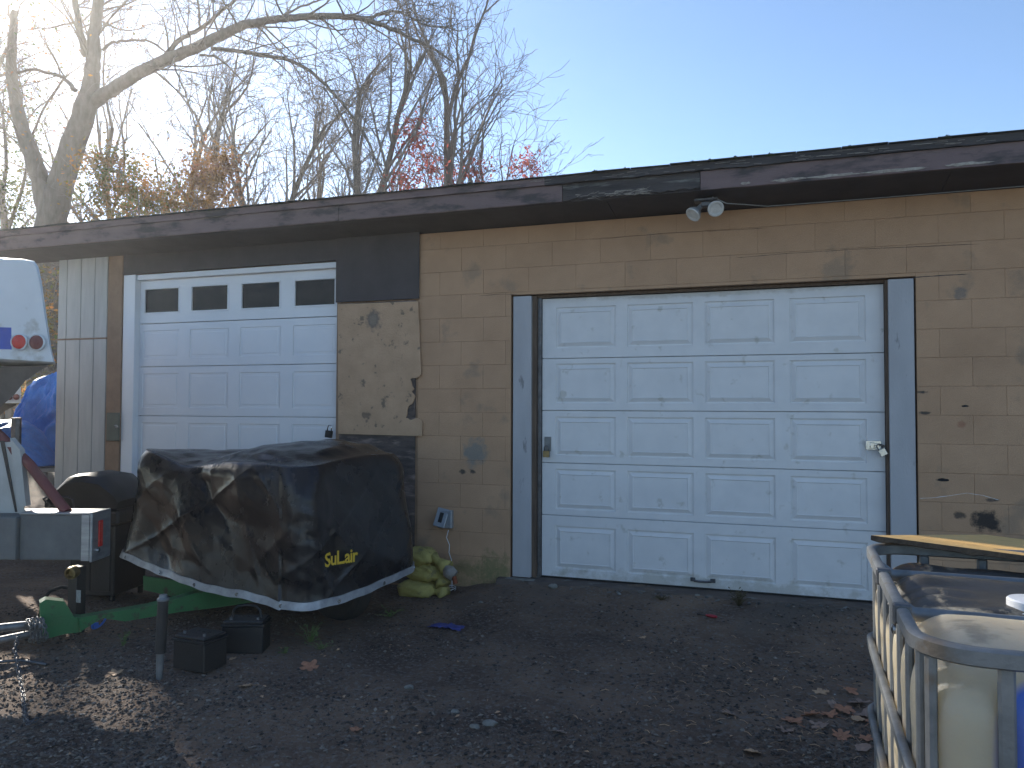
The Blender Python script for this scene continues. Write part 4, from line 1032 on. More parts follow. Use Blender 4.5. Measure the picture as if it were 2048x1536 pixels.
# clips on the rail
for y_ in (.27, .66): MB().cbox(-.018, .018, y_-.012, y_+.012, TZ-.036, TZ+.006, .003).build('rail_clip', M['steeldk'], tote)
for y_ in (.27,): MB().lathe([(.011, 0), (.011, .006), (.003, .009)], 12, Matrix.Translation((-.013, y_, TZ-.05)) @ Matrix.Rotation(R(-90), 4, 'Y')).build('rivet', M['chrome'], tote)
# tank
tk = MB(); bm = bmesh.new(); NXg, NYg, NZg = 48, 44, 40
def tank_pt(u, v, w_):
    x = (u-.5)*1.066; y = (v-.5)*1.09; z = (w_-.5)*.92
    hx_, hy_, hz_ = .533, .545, .46; r_ = .10
    cx_ = max(-hx_+r_, min(hx_-r_, x)); cy_ = max(-hy_+r_, min(hy_-r_, y)); cz_ = max(-hz_+r_, min(hz_-r_, z))
    d = Vector((x-cx_, y-cy_, z-cz_))
    if d.length > 1e-9: p_ = Vector((cx_, cy_, cz_))+d.normalized()*r_; nn = d.normalized()
    else: p_ = Vector((x, y, z)); nn = Vector()
    # bellies between bars, troughs under the top bars
    if abs(p_.z) < .42:
        bx = .016*abs(math.sin(math.pi*(p_.x+TW/2-.137)/.165)); by = .014*abs(math.sin(math.pi*(p_.y+TL_/2-.10)/.155)); bz_ = 1-.25*abs(math.cos(math.pi*(p_.z)/.22))
        p_ = p_+Vector((nn.x*by, nn.y*bx, 0))*bz_
    if p_.z > .38:
        t_ = (p_.z-.38)/.08; yy = p_.y
        for y0 in (-.095, .365): p_.z -= .045*t_*math.exp(-((yy-y0)/.035)**2)
        p_.z += t_*(.016*math.exp(-((yy-.215)/.05)**2)+.02*math.exp(-((yy+.32)/.16)**2)+.006*noise.noise(p_*9))
        if yy < -.15: pass
        p_.z += t_*.008*math.sin(yy*70)*(1 if yy > -.1 else 0)*max(0, 1-abs(p_.x+.43)/.12)
    return p_+Vector((TW/2, TL_/2, TZ-.045-.46))
vc = {}
def gv(u, v, w_):
    k = (round(u, 5), round(v, 5), round(w_, 5))
    if k not in vc: vc[k] = len(tk.v); tk.v.append(tuple(tank_pt(u, v, w_)))
    return vc[k]
def face(fn, n1, n2):
    for i in range(n1):
        for j in range(n2): tk.f.append((fn(i/n1, j/n2), fn((i+1)/n1, j/n2), fn((i+1)/n1, (j+1)/n2), fn(i/n1, (j+1)/n2)))
# the corner bands need points, so warp the parameter toward the edges
wp = lambda t: t
A1, A2, A3 = 84, 76, 60
face(lambda a_, b_: gv(a_, 0, b_), A1, A3); face(lambda a_, b_: gv(a_, 1, b_), A1, A3)
face(lambda a_, b_: gv(0, a_, b_), A2, A3); face(lambda a_, b_: gv(1, a_, b_), A2, A3)
face(lambda a_, b_: gv(a_, b_, 1), A1, A2); face(lambda a_, b_: gv(a_, b_, 0), A1, A2)
tko = tk.build('tank', M['tank'], tote, smooth=True)
# give the walked-on, weathered top its own grime by height
stain(M['tank'], (2.8, -4.10, 1.02), (1.2, .52, .16), (.028, .026, .023), .97, 5, (-.4, .25))
_m, _t, _N, _L, _b, _c = MX['yellowed_tank_plastic'][:6]
_b.inputs['Subsurface Weight'].default_value = .85; _b.inputs['Subsurface Radius'].default_value = (1, .85, .6); _b.inputs['Subsurface Scale'].default_value = .28
for y_ in (.47, .93):
    MB().tube([(-.0, y_, TZ-.03), (.05, y_, TZ-.062), (TW-.05, y_, TZ-.062), (TW, y_, TZ-.03)], .017, 10).build('top_bar', M['steel'], tote, smooth='auto')
MB().lathe([(.060, 0), (.060, .010), (.052, .012), (.052, .032), (.048, .036), (.002, .036)], 32, Matrix.Translation((.31, .565, TZ-.060))).build('filler_cap', M['cap'], tote, smooth='auto')
# pallet
pa = MB(); pa.cbox(.0, TW, 0, TL_, .105, .135, .006); pa.build('pallet_deck', M['pallet'], tote)
for x_ in (.07, .6, 1.13):
    for y_ in (.07, .56, 1.05): MB().cbox(x_-.06, x_+.06, y_-.06, y_+.06, .02, .104, .006).build('pallet_foot', M['pallet'], tote)
for x_ in (.07, .6, 1.13): MB().cbox(x_-.06, x_+.06, 0, TL_, -.01, .019, .005).build('pallet_runner', M['pallet'], tote)

# grained board across the back of the tote
A_ = Vector((2.235, -3.84, 1.06)); d1 = Vector((.41, -.10, -.022)); d2 = Vector((.52, .85, -.10)).normalized()
bd = empty('wooden_board', A_, 0, label='thin golden grained board laid across the back of the tote', cat='board')
e1 = d1.normalized()*1.25; e2 = d2*.95
mb = MB(); nn = e1.cross(e2).normalized()*.012; mb.prism([Vector((0, 0, 0)), e1, e1+e2, e2], nn); mb.build('board_face', M['wood'], bd)
ed = MB(); NE_ = 60
for i in range(NE_+1):
    p_ = e1*(i/NE_); j_ = .006*noise.noise(Vector((i*.9, 0, 0)))-.003; o_ = (-e2.normalized())*(.002+abs(j_)); dz = .010*abs(noise.noise(Vector((i*.35, 5, 0))))
    ed.v += [tuple(p_+o_+nn*.96), tuple(p_+nn*.96), tuple(p_-Vector((0, 0, .004+dz))), tuple(p_+o_-Vector((0, 0, .002+dz)))]
for i in range(NE_):
    for j in range(4): ed.f.append((4*i+j, 4*i+(j+1) % 4, 4*i+4+(j+1) % 4, 4*i+4+j))
ed.build('board_edge', M['woodedge'], bd)

# ------------------------------------------------------------------ loose things on the ground
def gpt(px, py): p = atZ(px, py, -.12); return Vector((p.x, p.y, gh(p.x, p.y)))
def leafmesh(seed, lobes, size):
    r_ = random.Random(seed); mb = MB(); n_ = 56; pts = []
    for i in range(n_):
        a_ = 2*math.pi*i/n_
        if lobes: rad = .46+.54*abs(math.cos((a_-math.pi/2)*lobes/2))**1.2*(.75+.25*math.sin(a_))+r_.uniform(-.07, .07)
        else: rad = .72+.28*math.cos(a_-1.57)+.04*r_.uniform(-1, 1)
        pts.append((rad*math.cos(a_)*.9, rad*math.sin(a_)))
    cur = r_.uniform(.3, .9); tw = r_.uniform(-1, 1)
    def zf(x, y): return size*(.35*cur*(x*x)+.22*tw*x*y+.10*noise.noise(Vector((x*3+seed, y*3, 0)))+.05)
    mb.v.append((0, 0, zf(0, 0)))
    for k in (.5, 1):
        for x, y in pts: mb.v.append((x*k*size, y*k*size, zf(x*k, y*k)+(.0 if k < 1 else size*.05*r_.random())))
    for i in range(n_):
        j = (i+1) % n_; mb.f.append((0, 1+i, 1+j)); mb.f.append((1+i, 1+n_+i, 1+n_+j, 1+j))
    mb.tube([(0, -size*.7, zf(0, -.7)), (size*.1, -size*1.1, .004), (size*.2, -size*1.5, .006)], size*.025, 4)
    return mb
lf = [leafmesh(i, (5, 5, 7, 5, 0, 5)[i], 1).build('fallen_leaf', None) for i in range(6)]
lmesh = [o.data for o in lf]
for o in lf: bpy.data.objects.remove(o)
lm = {}
def leaf(px, py, size, k, mt, label, lift=0, rz=None, group='fallen leaves on the yard'):
    p = gpt(px, py); key = (k, mt)
    if key not in lm: me = lmesh[k].copy(); me.materials.clear(); me.materials.append(M[mt]); me.polygons.foreach_set('use_smooth', [True]*len(me.polygons)); lm[key] = me
    o = bpy.data.objects.new('fallen_leaf', lm[key]); link(o); o.location = (p.x, p.y, p.z+.004+lift); o.scale = (size, size, size)
    o.rotation_euler = (rnd.uniform(-.25, .25), rnd.uniform(-.25, .25), rnd.uniform(0, 6.28) if rz is None else rz)
    tag(o, label, 'leaf', group)
leaf(620, 1341, .075, 0, 'leaf', 'orange brown lobed leaf right of the car batteries', rz=1.2)
leaf(492, 1380, .048, 1, 'leafpale', 'small tan leaf with long stem below the car batteries', rz=2)
leaf(231, 1356, .055, 3, 'leafpale', 'pale tan leaf on the gravel left of the jack post')
leaf(467, 1326, .03, 4, 'leafpale', 'tiny tan leaf by the corner of the nearer battery')
leaf(711, 1471, .042, 1, 'leaf', 'orange brown leaf at the bottom edge, left half of the yard')
leaf(1120, 1480, .035, 5, 'leafgrey', 'small dull leaf at the bottom edge, middle of the yard')
leaf(1285, 1283, .035, 2, 'leafpale', 'small tan leaf in the middle of the yard before the big door')
leaf(1410, 1336, .03, 4, 'leafpale', 'tiny pale leaf far in front of the door handle')
leaf(1460, 1438, .05, 0, 'leafgrey', 'grey brown curled leaf left of the leaf drift')
leaf(1511, 1522, .055, 4, 'leafpale', 'pale heart shaped leaf at the bottom edge, lowest in the yard')
leaf(1572, 1474, .06, 5, 'leafgrey', 'grey brown crumpled leaf left of the pallet, lowest of its cluster')
leaf(1586, 1453, .07, 0, 'leaf', 'broad brown leaf above the grey brown crumpled one', rz=.4)
leaf(1640, 1390, .055, 1, 'leafpale', 'tan curled leaf at the upper end of the leaf drift')
leaf(1640, 1461, .06, 3, 'leafgrey', 'long grey brown leaf right of the broad brown leaf')
leaf(1683, 1481, .06, 2, 'leaf', 'orange brown ragged leaf low beside the tote pallet')
DL = iter(('largest grey brown leaf at the top of the drift beside the tote', 'small orange brown leaf at the upper left of the drift', 'grey brown leaf in the middle of the drift, nearest the pallet', 'orange brown leaf left of the middle of the drift', 'flat orange brown leaf at the left end of the drift, middle row', 'leftmost brown leaf of the drift beside the tote', 'orange brown leaf touching the pallet low in the drift', 'greyish leaf half under the tote cage at the top of the drift', 'pale tan oval leaf lying low in the drift', 'small brown leaf under the main drift by the pallet', 'grey oval leaf lowest beside the pallet', 'greyish curled leaf tight against the pallet side', 'small greyish leaf peeping out above the left of the drift'))
for px_, py_, s_, k_, m_ in ((1718, 1412, .085, 0, 'leafgrey'), (1700, 1392, .05, 5, 'leaf'), (1735, 1437, .075, 3, 'leafgrey'), (1690, 1430, .07, 1, 'leaf'), (1660, 1437, .06, 5, 'leaf'), (1625, 1438, .06, 2, 'leaf'), (1750, 1455, .065, 5, 'leaf'), (1745, 1420, .055, 2, 'leafgrey'), (1715, 1450, .05, 4, 'leafpale'), (1732, 1488, .045, 1, 'leaf'), (1725, 1506, .05, 4, 'leafgrey'), (1755, 1470, .05, 0, 'leafgrey'), (1668, 1421, .05, 1, 'leafgrey')):
    leaf(px_, py_, s_, k_, m_, next(DL), rnd.uniform(0, .012), group='leaf drift beside the tote')
ls_ = MB()
for k_ in range(60):
    p = gpt(rnd.uniform(80, 1700), rnd.uniform(1250, 1530)); q_ = rnd.uniform(.005, .014); T = Matrix.Translation((p.x, p.y, p.z+.007)) @ Matrix.Rotation(rnd.uniform(0, 6.28), 4, 'Z') @ Matrix.Rotation(rnd.uniform(-.5, .5), 4, 'X')
    ls_.add([T @ Vector(v) for v in ((-q_*1.6, 0, 0), (-q_*.3, -q_*.7, .003), (q_*1.5, q_*.1, 0), (q_*.2, q_*.8, .004))], [(0, 1, 2, 3)])
o = ls_.build('leaf_scraps', M['leafpale'], kind='stuff'); tag(o, 'tiny scraps of dead leaf strewn over the dark dirt', 'leaf scraps')

# blue rag, screwdriver, plastic clip, cables
p = gpt(893, 1256); mb = MB(); n_ = 24
for j in range(13):
    for i in range(n_+1):
        u, v = i/n_-.5, j/12-.5; e_ = 1+.25*noise.noise(Vector((u*4, v*4, 2))); mb.v.append((u*.25*e_, v*.10*e_, .012+.012*noise.fractal(Vector((u*6, v*9, 5)), .8, 2, 3)-.012*(abs(u)*2)**3))
for j in range(12):
    for i in range(n_): k = j*(n_+1)+i; mb.f.append((k, k+1, k+n_+2, k+n_+1))
o = mb.build('cloth_rag', M['rag'], smooth=True, loc=(p.x, p.y, p.z+.004)); tag(o, 'flat muddy blue rag lying on the dirt in front of the sandbags', 'rag')
p = gpt(1412, 1248); e = empty('screwdriver', (p.x, p.y, p.z+.012), -.35, label='red handled screwdriver on the dirt before the big door', cat='screwdriver')
MB().tube([(-.0, 0, 0), (.02, 0, 0), (.06, 0, 0), (.085, 0, 0)], [.006, .011, .012, .008], 10).build('handle', M['redp'], e, smooth='auto'); MB().tube([(0, 0, 0), (-.07, 0, -.004)], .0045, 8).build('shaft', M['blackpaint'], e)
p = gpt(197, 1262); T = Matrix.Translation((0, 0, .05)) @ Matrix.Rotation(-.75, 4, 'Y')
lp = [T @ Vector((.055*math.cos(a_), 0, .024*math.sin(a_))) for a_ in [k*math.pi/9 for k in range(18)]]
e = empty('plastic_clip', p, .5, label='bright blue plastic loop clip lying under the green drawbar', cat='clip')
MB().tube(lp, .008, 8, closed=True).build('loop', M['bluep'], e, smooth=True); MB().cbox(-.03, .0, -.01, .01, .01, .05, .004).build('clip_base', M['bluep'], e)
MB().tube([(.03, 0, .085), (.045, .0, .11)], .02, 10).build('clip_end', M['steeldk'], e)
p = [gpt(x, y)+Vector((0, 0, .012)) for x, y in ((-60, 1332), (0, 1334), (40, 1331), (70, 1334), (92, 1340))]
o = MB().tube(p, .009, 8).build('ground_cable', M['steeldk'], smooth=True); tag(o, 'short grey cable end lying on the sunlit gravel at the left edge', 'cable')
p = [gpt(x, y)+Vector((0, 0, z_)) for x, y, z_ in ((80, 1238, .0), (86, 1240, .12), (100, 1240, .19), (122, 1238, .215), (140, 1236, .20), (160, 1232, .1))]
o = MB().tube(p, .013, 10).build('air_hose', M['rubber'], smooth=True); tag(o, 'black hose arching behind the green hitch plate', 'hose')
p = [atZ(x, y, -.07) for x, y in ((1268, 1207), (1285, 1209), (1305, 1206), (1322, 1196))]
o = MB().tube([q+Vector((0, 0, .0)) for q in p], .003, 6).build('wire_scrap', M['boxgrey'], smooth=True); tag(o, 'thin pale wire scrap on the dirt before the concrete sill', 'wire')

# weeds
def weed(px, py, n_, hgt, spread, mt, label, seed):
    r_ = random.Random(seed); p = gpt(px, py); e = empty('weed_plant', p, 0, label=label, cat='weed'); st = MB(); lv = MB()
    for k in range(n_):
        a_ = r_.uniform(0, 6.28); q = r_.uniform(.2, 1)*spread; hh = hgt*r_.uniform(.3, 1); b_ = Vector((math.cos(a_)*q, math.sin(a_)*q, hh)); m_ = b_*.5+Vector((0, 0, hh*.2))
        st.tube([(0, 0, -.01), m_, b_], [.0022, .0016, .0008], 4)
        for i in range(7):
            c_ = (Vector((0, 0, 0)).lerp(m_, i/3) if i < 3 else m_.lerp(b_, (i-3)/3.5)); s = r_.uniform(.006, .014)*(hgt/.12)**.5; d = Vector((r_.uniform(-1, 1), r_.uniform(-1, 1), r_.uniform(-.2, .6))).normalized(); sd_ = d.orthogonal().normalized()
            lv.add([c_, c_+d*s+sd_*s*.45, c_+d*s*2, c_+d*s-sd_*s*.45], [(0, 1, 2, 3)])
    st.build('stems', M[mt], e); lv.build('leaves', M[mt], e)
weed(620, 1285, 16, .12, .12, 'weed', 'low green weed clump under the hem of the tarp, right of the batteries', 2)
weed(640, 1300, 8, .06, .12, 'weed', 'small flat green weed just in front of the taller clump', 5)
weed(570, 1310, 7, .05, .07, 'weed', 'tiny weed sprig right beside the farther battery', 3)
weed(246, 1300, 6, .09, .05, 'weed', 'thin weed sprig on the gravel behind the jack post', 4)
weed(780, 1232, 12, .07, .14, 'weed', 'low weed patch under the right end of the tarp', 14)
weed(1478, 1232, 40, .12, .10, 'dryweed', 'brown dried weed clump at the foot of the big door', 6)
weed(1325, 1222, 26, .035, .10, 'dryweed', 'dark flattened weed remains left of the dried clump', 8)

# gravel and chips
def rocks(name, n_, region, smin, smax, seed, cols_, mt, dens=None, flat=.55):
    rg = np.random.default_rng(seed); V = []; Fc = []; C = []
    basev = np.array([(1, 0, 0), (-1, 0, 0), (0, 1, 0), (0, -1, 0), (0, 0, 1), (0, 0, -1)], float); bf = [(0, 2, 4), (2, 1, 4), (1, 3, 4), (3, 0, 4), (2, 0, 5), (1, 2, 5), (3, 1, 5), (0, 3, 5)]
    k = 0
    while k < n_:
        px_, py_ = rg.uniform(*region[0]), rg.uniform(*region[1])
        p = atZ(px_, py_, -.12)
        if p.y > -.2 and p.x > -.4: continue
        if dens and rg.random() > dens(p.x, p.y, px_, py_): continue
        s = smin*(smax/smin)**(rg.random()**2.2); v = basev*rg.uniform(.6, 1.2, (6, 1))*s*np.array([1, rg.uniform(.5, 1), flat*rg.uniform(.5, 1)]); a_ = rg.uniform(0, 6.28); ca, sa = math.cos(a_), math.sin(a_)
        tilt = rg.uniform(-.4, .4); v = np.stack([v[:, 0]*ca-v[:, 1]*sa, v[:, 0]*sa+v[:, 1]*ca, v[:, 2]+v[:, 0]*tilt], 1)
        z = gh(p.x, p.y)+s*.15; bI = len(V); V += [(p.x+q[0], p.y+q[1], z+q[2]) for q in v]; Fc += [tuple(i+bI for i in f) for f in bf]
        c_ = cols_[rg.integers(len(cols_))]; jj = rg.uniform(.7, 1.3); C += [(c_[0]*jj, c_[1]*jj, c_[2]*jj, 1)]*6; k += 1
    me = bpy.data.meshes.new(name); me.from_pydata(V, [], Fc); ca_ = me.color_attributes.new('col', 'FLOAT_COLOR', 'POINT'); ca_.data.foreach_set('color', np.array(C, 'f').ravel()); me.materials.append(mt)
    o = bpy.data.objects.new(name, me); link(o); tag(o, kind='stuff'); return o
M['rock'] = mat('loose_stone', (1, 1, 1), (.8, .8, .8), 60, .9, vcol=True)
dk = [(.09, .066, .050), (.13, .095, .070), (.042, .034, .029), (.15, .115, .088), (.20, .165, .13), (.055, .044, .036)]
o = rocks('gravel', 26000, ((-250, 1800), (1180, 1600)), .0035, .020, 1, dk, M['rock'], lambda x, y, a_, b_: .12+.88*min(1, max(0, .5+2.5*noise.noise(Vector((x*1.1, y*1.5, 0)))))); tag(o, 'fine dark gravel scattered over the yard', 'gravel')
o = rocks('pebbles', 9000, ((-300, 520), (1210, 1560)), .006, .020, 2, dk+[(.18, .15, .12), (.22, .18, .14), (.15, .12, .09)], M['rock'], lambda x, y, a_, b_: 1 if a_ < 350 else .4); tag(o, 'coarser pebbles and wood chips at the left of the yard', 'gravel')
o = rocks('pale_grit', 130, ((0, 1750), (1190, 1530)), .003, .010, 3, [(.35, .33, .3), (.25, .22, .19), (.45, .42, .38), (.28, .2, .12)], M['rock'], None, .4); tag(o, 'pale bits of grit and straw among the dark gravel', 'gravel')
o = rocks('concrete_crumbs', 150, ((1140, 1760), (1182, 1246)), .006, .03, 5, [(.09, .085, .075), (.13, .12, .105), (.2, .19, .17)], M['rock'], lambda x, y, a_, b_: math.exp(-((b_-(1187+(a_-1180)*.09))/8)**2), .5); tag(o, 'broken concrete crumbs along the edge of the door sill', 'rubble')
st_ = MB()
for k in range(230):
    px_, py_ = rnd.gauss(1530, 170), rnd.gauss(1390, 70)
    if px_ > 1745 or py_ > 1530 or py_ < 1250: continue
    p = gpt(px_, py_); a_ = rnd.uniform(0, 6.28); ln = rnd.uniform(.015, .06); z_ = .006
    st_.tube([(p.x, p.y, p.z+z_), (p.x+math.cos(a_)*ln*.5, p.y+math.sin(a_)*ln*.5, p.z+z_+.006), (p.x+math.cos(a_)*ln, p.y+math.sin(a_)*ln, p.z+z_)], rnd.uniform(.0008, .0018), 4)
o = st_.build('straw_bits', M['leafpale'], kind='stuff'); tag(o, 'short dry stalks scattered over the dirt before the tote', 'straw')
# larger stones
for px_, py_, s_, lab in ((962, 1213, .016, 'small pale stone on the dirt in front of the block wall'), (1106, 1195, .035, 'flat pale chunk of concrete by the sill corner'), (1068, 1176, .05, 'grey broken concrete lump at the foot of the left trim'), (818, 1388, .022, 'dark stone left of centre in the yard'), (910, 1436, .018, 'cream coloured pebble near the bottom, left of centre'), (980, 1465, .03, 'flat grey stone near the bottom middle of the yard'), (950, 1470, .02, 'small grey stone left of the flat one'), (1395, 1215, .018, 'whitish stone near the door sill')):
    bm = bmesh.new(); bmesh.ops.create_icosphere(bm, subdivisions=2, radius=1)
    for v in bm.verts: v.co = Vector((v.co.x*s_*1.3, v.co.y*s_, v.co.z*s_*.6))*(1+.35*noise.noise(v.co*1.7+Vector((px_, 0, 0))))
    p = gpt(px_, py_); o = MB().frombm(bm).build('stone', M['paleconc'], loc=(p.x, p.y, p.z+s_*.2)); tag(o, lab, 'stone')

# ------------------------------------------------------------------ trees
class Tree:
    def __init__(s, seed, tw=.010): s.r = random.Random(seed); s.trunk = MB(); s.crown = MB(); s.tips = []; s.tw = tw
    def grow(s, p, d, L_, r_, lvl, maxl, cfg):
        R_ = s.r; n_ = max(3, int(L_/cfg['seg'][min(lvl, len(cfg['seg'])-1)])); st = L_/n_; path = [p.copy()]; rad = [r_]; d = d.normalized()
        tipr = max(s.tw*.8, r_*(.45 if lvl == 0 else .35))
        wob = cfg['wob'][min(lvl, len(cfg['wob'])-1)]; up = cfg['up'][min(lvl, len(cfg['up'])-1)]
        kids = []
        for i in range(n_):
            d = (d+Vector((R_.gauss(0, wob), R_.gauss(0, wob), R_.gauss(0, wob)+up))).normalized(); p = p+d*st; path.append(p.copy()); rad.append(r_+(tipr-r_)*(i+1)/n_); kids.append((p.copy(), d.copy(), rad[-1], (i+1)/n_))
        nsd = 9 if r_ > .1 else (6 if r_ > .05 else (4 if r_ > .02 else 3))
        (s.trunk if lvl == 0 else s.crown).tube(path, rad, nsd, cap=False)
        s.tips += path[len(path)//2:] if lvl >= maxl-1 else []
        if lvl >= maxl: return
        nk = cfg['kids'][min(lvl, len(cfg['kids'])-1)]; f0 = cfg['from'][min(lvl, len(cfg['from'])-1)]
        for k in range(nk):
            f = f0+(1-f0)*(k+R_.random())/nk; a_, dd, rr_, ff = kids[min(len(kids)-1, int(f*len(kids)))]
            sp_ang = R(R_.uniform(*cfg['ang'])); ax = dd.orthogonal().normalized(); ax.rotate(Matrix.Rotation(R_.uniform(0, 6.28), 3, dd)); nd = dd.copy(); nd.rotate(Matrix.Rotation(sp_ang, 3, ax))
            nl = L_*R_.uniform(*cfg['len'])*(1.1-.5*f if lvl == 0 else 1); s.grow(a_, nd, nl, max(s.tw, min(rr_*.75, r_*cfg['rr'])), lvl+1, maxl, cfg)
    def leaves(s, n_, size, centre=None, rad=None, spread=.35, hfilter=None):
        mb = MB(); R_ = s.r; tips = [t_ for t_ in s.tips if hfilter is None or hfilter(t_)]
        for k in range(n_):
            if centre is not None:
                v = Vector((R_.gauss(0, .45)*rad[0], R_.gauss(0, .45)*rad[1], R_.gauss(0, .45)*rad[2])); c_ = Vector(centre)+v
                if noise.noise(c_*1.6/max(.3, rad[2]*.5)) < -.05: continue
            else:
                if not tips: break
                t_ = R_.choice(tips); c_ = t_+Vector((R_.gauss(0, spread), R_.gauss(0, spread), R_.gauss(0, spread)))
            q = size*R_.uniform(.6, 1.4); a_ = Vector((R_.uniform(-1, 1), R_.uniform(-1, 1), R_.uniform(-1, 1))).normalized(); b_ = a_.orthogonal().normalized(); b_.rotate(Matrix.Rotation(R_.uniform(0, 6.28), 3, a_)); e_ = a_.cross(b_)
            mb.add([c_-b_*q, c_+e_*q*.5, c_+b_*q, c_-e_*q*.5], [(0, 1, 2, 3)])
        return mb
CFG = dict(seg=(.7, .45, .3, .24, .2), wob=(.045, .12, .18, .24, .28), up=(.02, .06, .05, .03, .02), kids=(12, 6, 4, 3, 3), ang=(22, 58), len=(.34, .60), rr=.40)
CFG['from'] = (.22, .2, .15, .15, .1)
def bare_tree(name, px, D, hgt, r_, label, seed, lean=(0, 0), fork=None, tw=.006, foliage=None, cfg=CFG, maxl=4, group='bare trees behind the garage'):
    c0 = atD(px, 420, D); gz_ = gz(c0.x, c0.y); T_ = Tree(seed, tw); root = empty(name, (c0.x, c0.y, gz_), 0, label=label, cat='tree', group=group)
    if fork:
        d0 = Vector((lean[0], lean[1], 1)); T_.trunk.tube([Vector((0, 0, -.3)), Vector((0, 0, 0)), d0.normalized()*fork[0]], [r_*1.3, r_*1.1, r_*.85], 9, cap=False); p1 = d0.normalized()*fork[0]
        for ax, L_ in fork[1]: T_.grow(p1, rt*ax+Vector((0, 0, 1)), L_, r_*.65, 0, maxl-1 if L_ < 4 else maxl, cfg)
    else: T_.grow(Vector((0, 0, -.2)), rt*lean[0]+Vector((0, 0, 1)), hgt, r_, 0, maxl, cfg)
    T_.trunk.build('trunk', M['bark'], root, smooth=True); T_.crown.build('crown', M['twig'], root)
    if foliage:
        mb = MB()
        for (n_, q_, fx, fy, wx_, wy_) in foliage[1]:
            if fx is None: m2 = T_.leaves(n_, q_)
            else:
                c_ = atD(fx, fy, D)-root.location; m2 = T_.leaves(n_, q_, c_, (wx_*D/F, wx_*D/F*.8, wy_*D/F))
            mb.add(m2.v, m2.f)
        mb.build('foliage', M[foliage[0]], root)
    return root, T_

# the big tree at the left: its limbs follow the photograph
big = empty('big_tree', (0, 0, 0), label='large tree with thick leaning trunk and long arching limbs at the left', cat='tree')
BD = 13.0; BK = 22/13; T_ = Tree(77, .009)
cfgB = dict(CFG); cfgB['kids'] = (0, 4, 3, 3, 3); cfgB['seg'] = (.5, .35, .22, .18, .15); cfgB['ang'] = (30, 80); cfgB['wob'] = (.05, .16, .22, .26, .3)
def limb(pts, rpx, dz=0, kids=0, klen=1.4, D0=BD, D1=None, lvl=0, maxl=2, f0=.15):
    D0 = D0*BK; D1 = None if D1 is None else D1*BK; klen = klen*BK*.9
    D1 = D0 if D1 is None else D1; n0 = len(pts); raw = [atD(x, y, D0+(D1-D0)*i/(n0-1)) for i, (x, y) in enumerate(pts)]; rr0 = [q*.78*D0/F for q in rpx]
    path = []; rad = []
    for i in range(n0-1):
        p0, p1, p2, p3 = raw[max(0, i-1)], raw[i], raw[i+1], raw[min(n0-1, i+2)]
        for k in range(6):
            t_ = k/6; path.append(.5*((2*p1)+(p2-p0)*t_+(2*p0-5*p1+4*p2-p3)*t_*t_+(3*p1-p0-3*p2+p3)*t_**3)); rad.append(rr0[i]*(1-t_)+rr0[i+1]*t_)
    path.append(raw[-1]); rad.append(rr0[-1])
    for i in range(1, len(path)): path[i] = path[i]+Vector((T_.r.gauss(0, .012), T_.r.gauss(0, .012), T_.r.gauss(0, .012)))
    (T_.trunk if rr0[0] > .12 else T_.crown).tube(path, rad, 12 if rr0[0] > .1 else 7, cap=False)
    for k in range(kids):
        f = f0+(1-f0)*(k+T_.r.random())/kids; i = min(len(path)-2, int(f*(len(path)-1))); d = (path[i+1]-path[i]).normalized(); ax = d.orthogonal().normalized(); ax.rotate(Matrix.Rotation(T_.r.uniform(0, 6.28), 3, d)); nd = d.copy(); nd.rotate(Matrix.Rotation(R(T_.r.uniform(30, 75)), 3, ax))
        T_.grow(path[i], nd, klen*T_.r.uniform(.6, 1.3)*(1.1-.55*f), max(.013, min(rad[i]*.4, .03)), 1, maxl+1, cfgB)
b_low = atD(88, 700, BD)
limb([(84, 1010), (88, 700), (92, 560), (98, 470), (118, 380), (146, 290), (178, 195)], [42, 38, 36, 36, 31, 29, 25])
limb([(178, 195), (186, 130), (190, 70), (196, 0), (206, -120), (215, -260)], [23, 18, 15, 13, 11, 8], kids=16, klen=2.0)
limb([(172, 110), (160, 60), (150, 0), (140, -110)], [10, 8.5, 7.5, 6], kids=9, klen=1.8)
limb([(186, 205), (230, 175), (290, 140), (350, 112), (400, 92), (455, 64), (500, 48), (560, 38), (620, 33), (690, 33), (730, 40), (790, 60), (850, 88), (905, 122)], [17, 16, 15, 14, 13, 12, 10, 8.5, 8, 7, 6, 5, 3.5, 2], kids=40, klen=1.5, D1=11.5)
limb([(330, 112), (360, 80), (405, 54), (440, 24), (470, 0), (500, -30)], [6.5, 6, 5, 4.5, 4, 3], kids=10, klen=1.2, D0=12.8)
limb([(400, 52), (398, 20), (388, -30)], [3.5, 3, 2.5], kids=4, klen=1, D0=12.8)
limb([(425, 98), (470, 102), (520, 110), (575, 120), (620, 142), (660, 180), (700, 225), (735, 280), (760, 340), (775, 372)], [5.5, 5, 5, 4.5, 4.2, 4, 3.5, 3, 2.4, 1.6], kids=24, klen=1.1, D0=12.6, D1=11.6)
limb([(205, 100), (225, 86), (255, 81), (300, 84), (340, 115), (360, 160), (385, 230), (400, 290)], [3.8, 3.4, 3, 2.8, 2.4, 2.1, 1.8, 1.2], kids=12, klen=1.0)
limb([(152, 182), (130, 158), (105, 148), (60, 140), (10, 150), (-60, 165)], [6, 5, 4.5, 4, 3, 2], kids=14, klen=1.3)
limb([(400, 110), (440, 118), (480, 158), (500, 168)], [3, 2.5, 2, 1.4], kids=6, klen=.9, D0=12.6)
limb([(735, 42), (760, 28), (800, 24), (850, 50), (900, 55)], [4, 3.5, 3, 2.4, 1.4], kids=12, klen=1.0, D0=11.9)
limb([(560, 36), (600, 14), (640, 0), (690, -20)], [3, 2.7, 2.3, 2], kids=8, klen=1.1, D0=12.2)
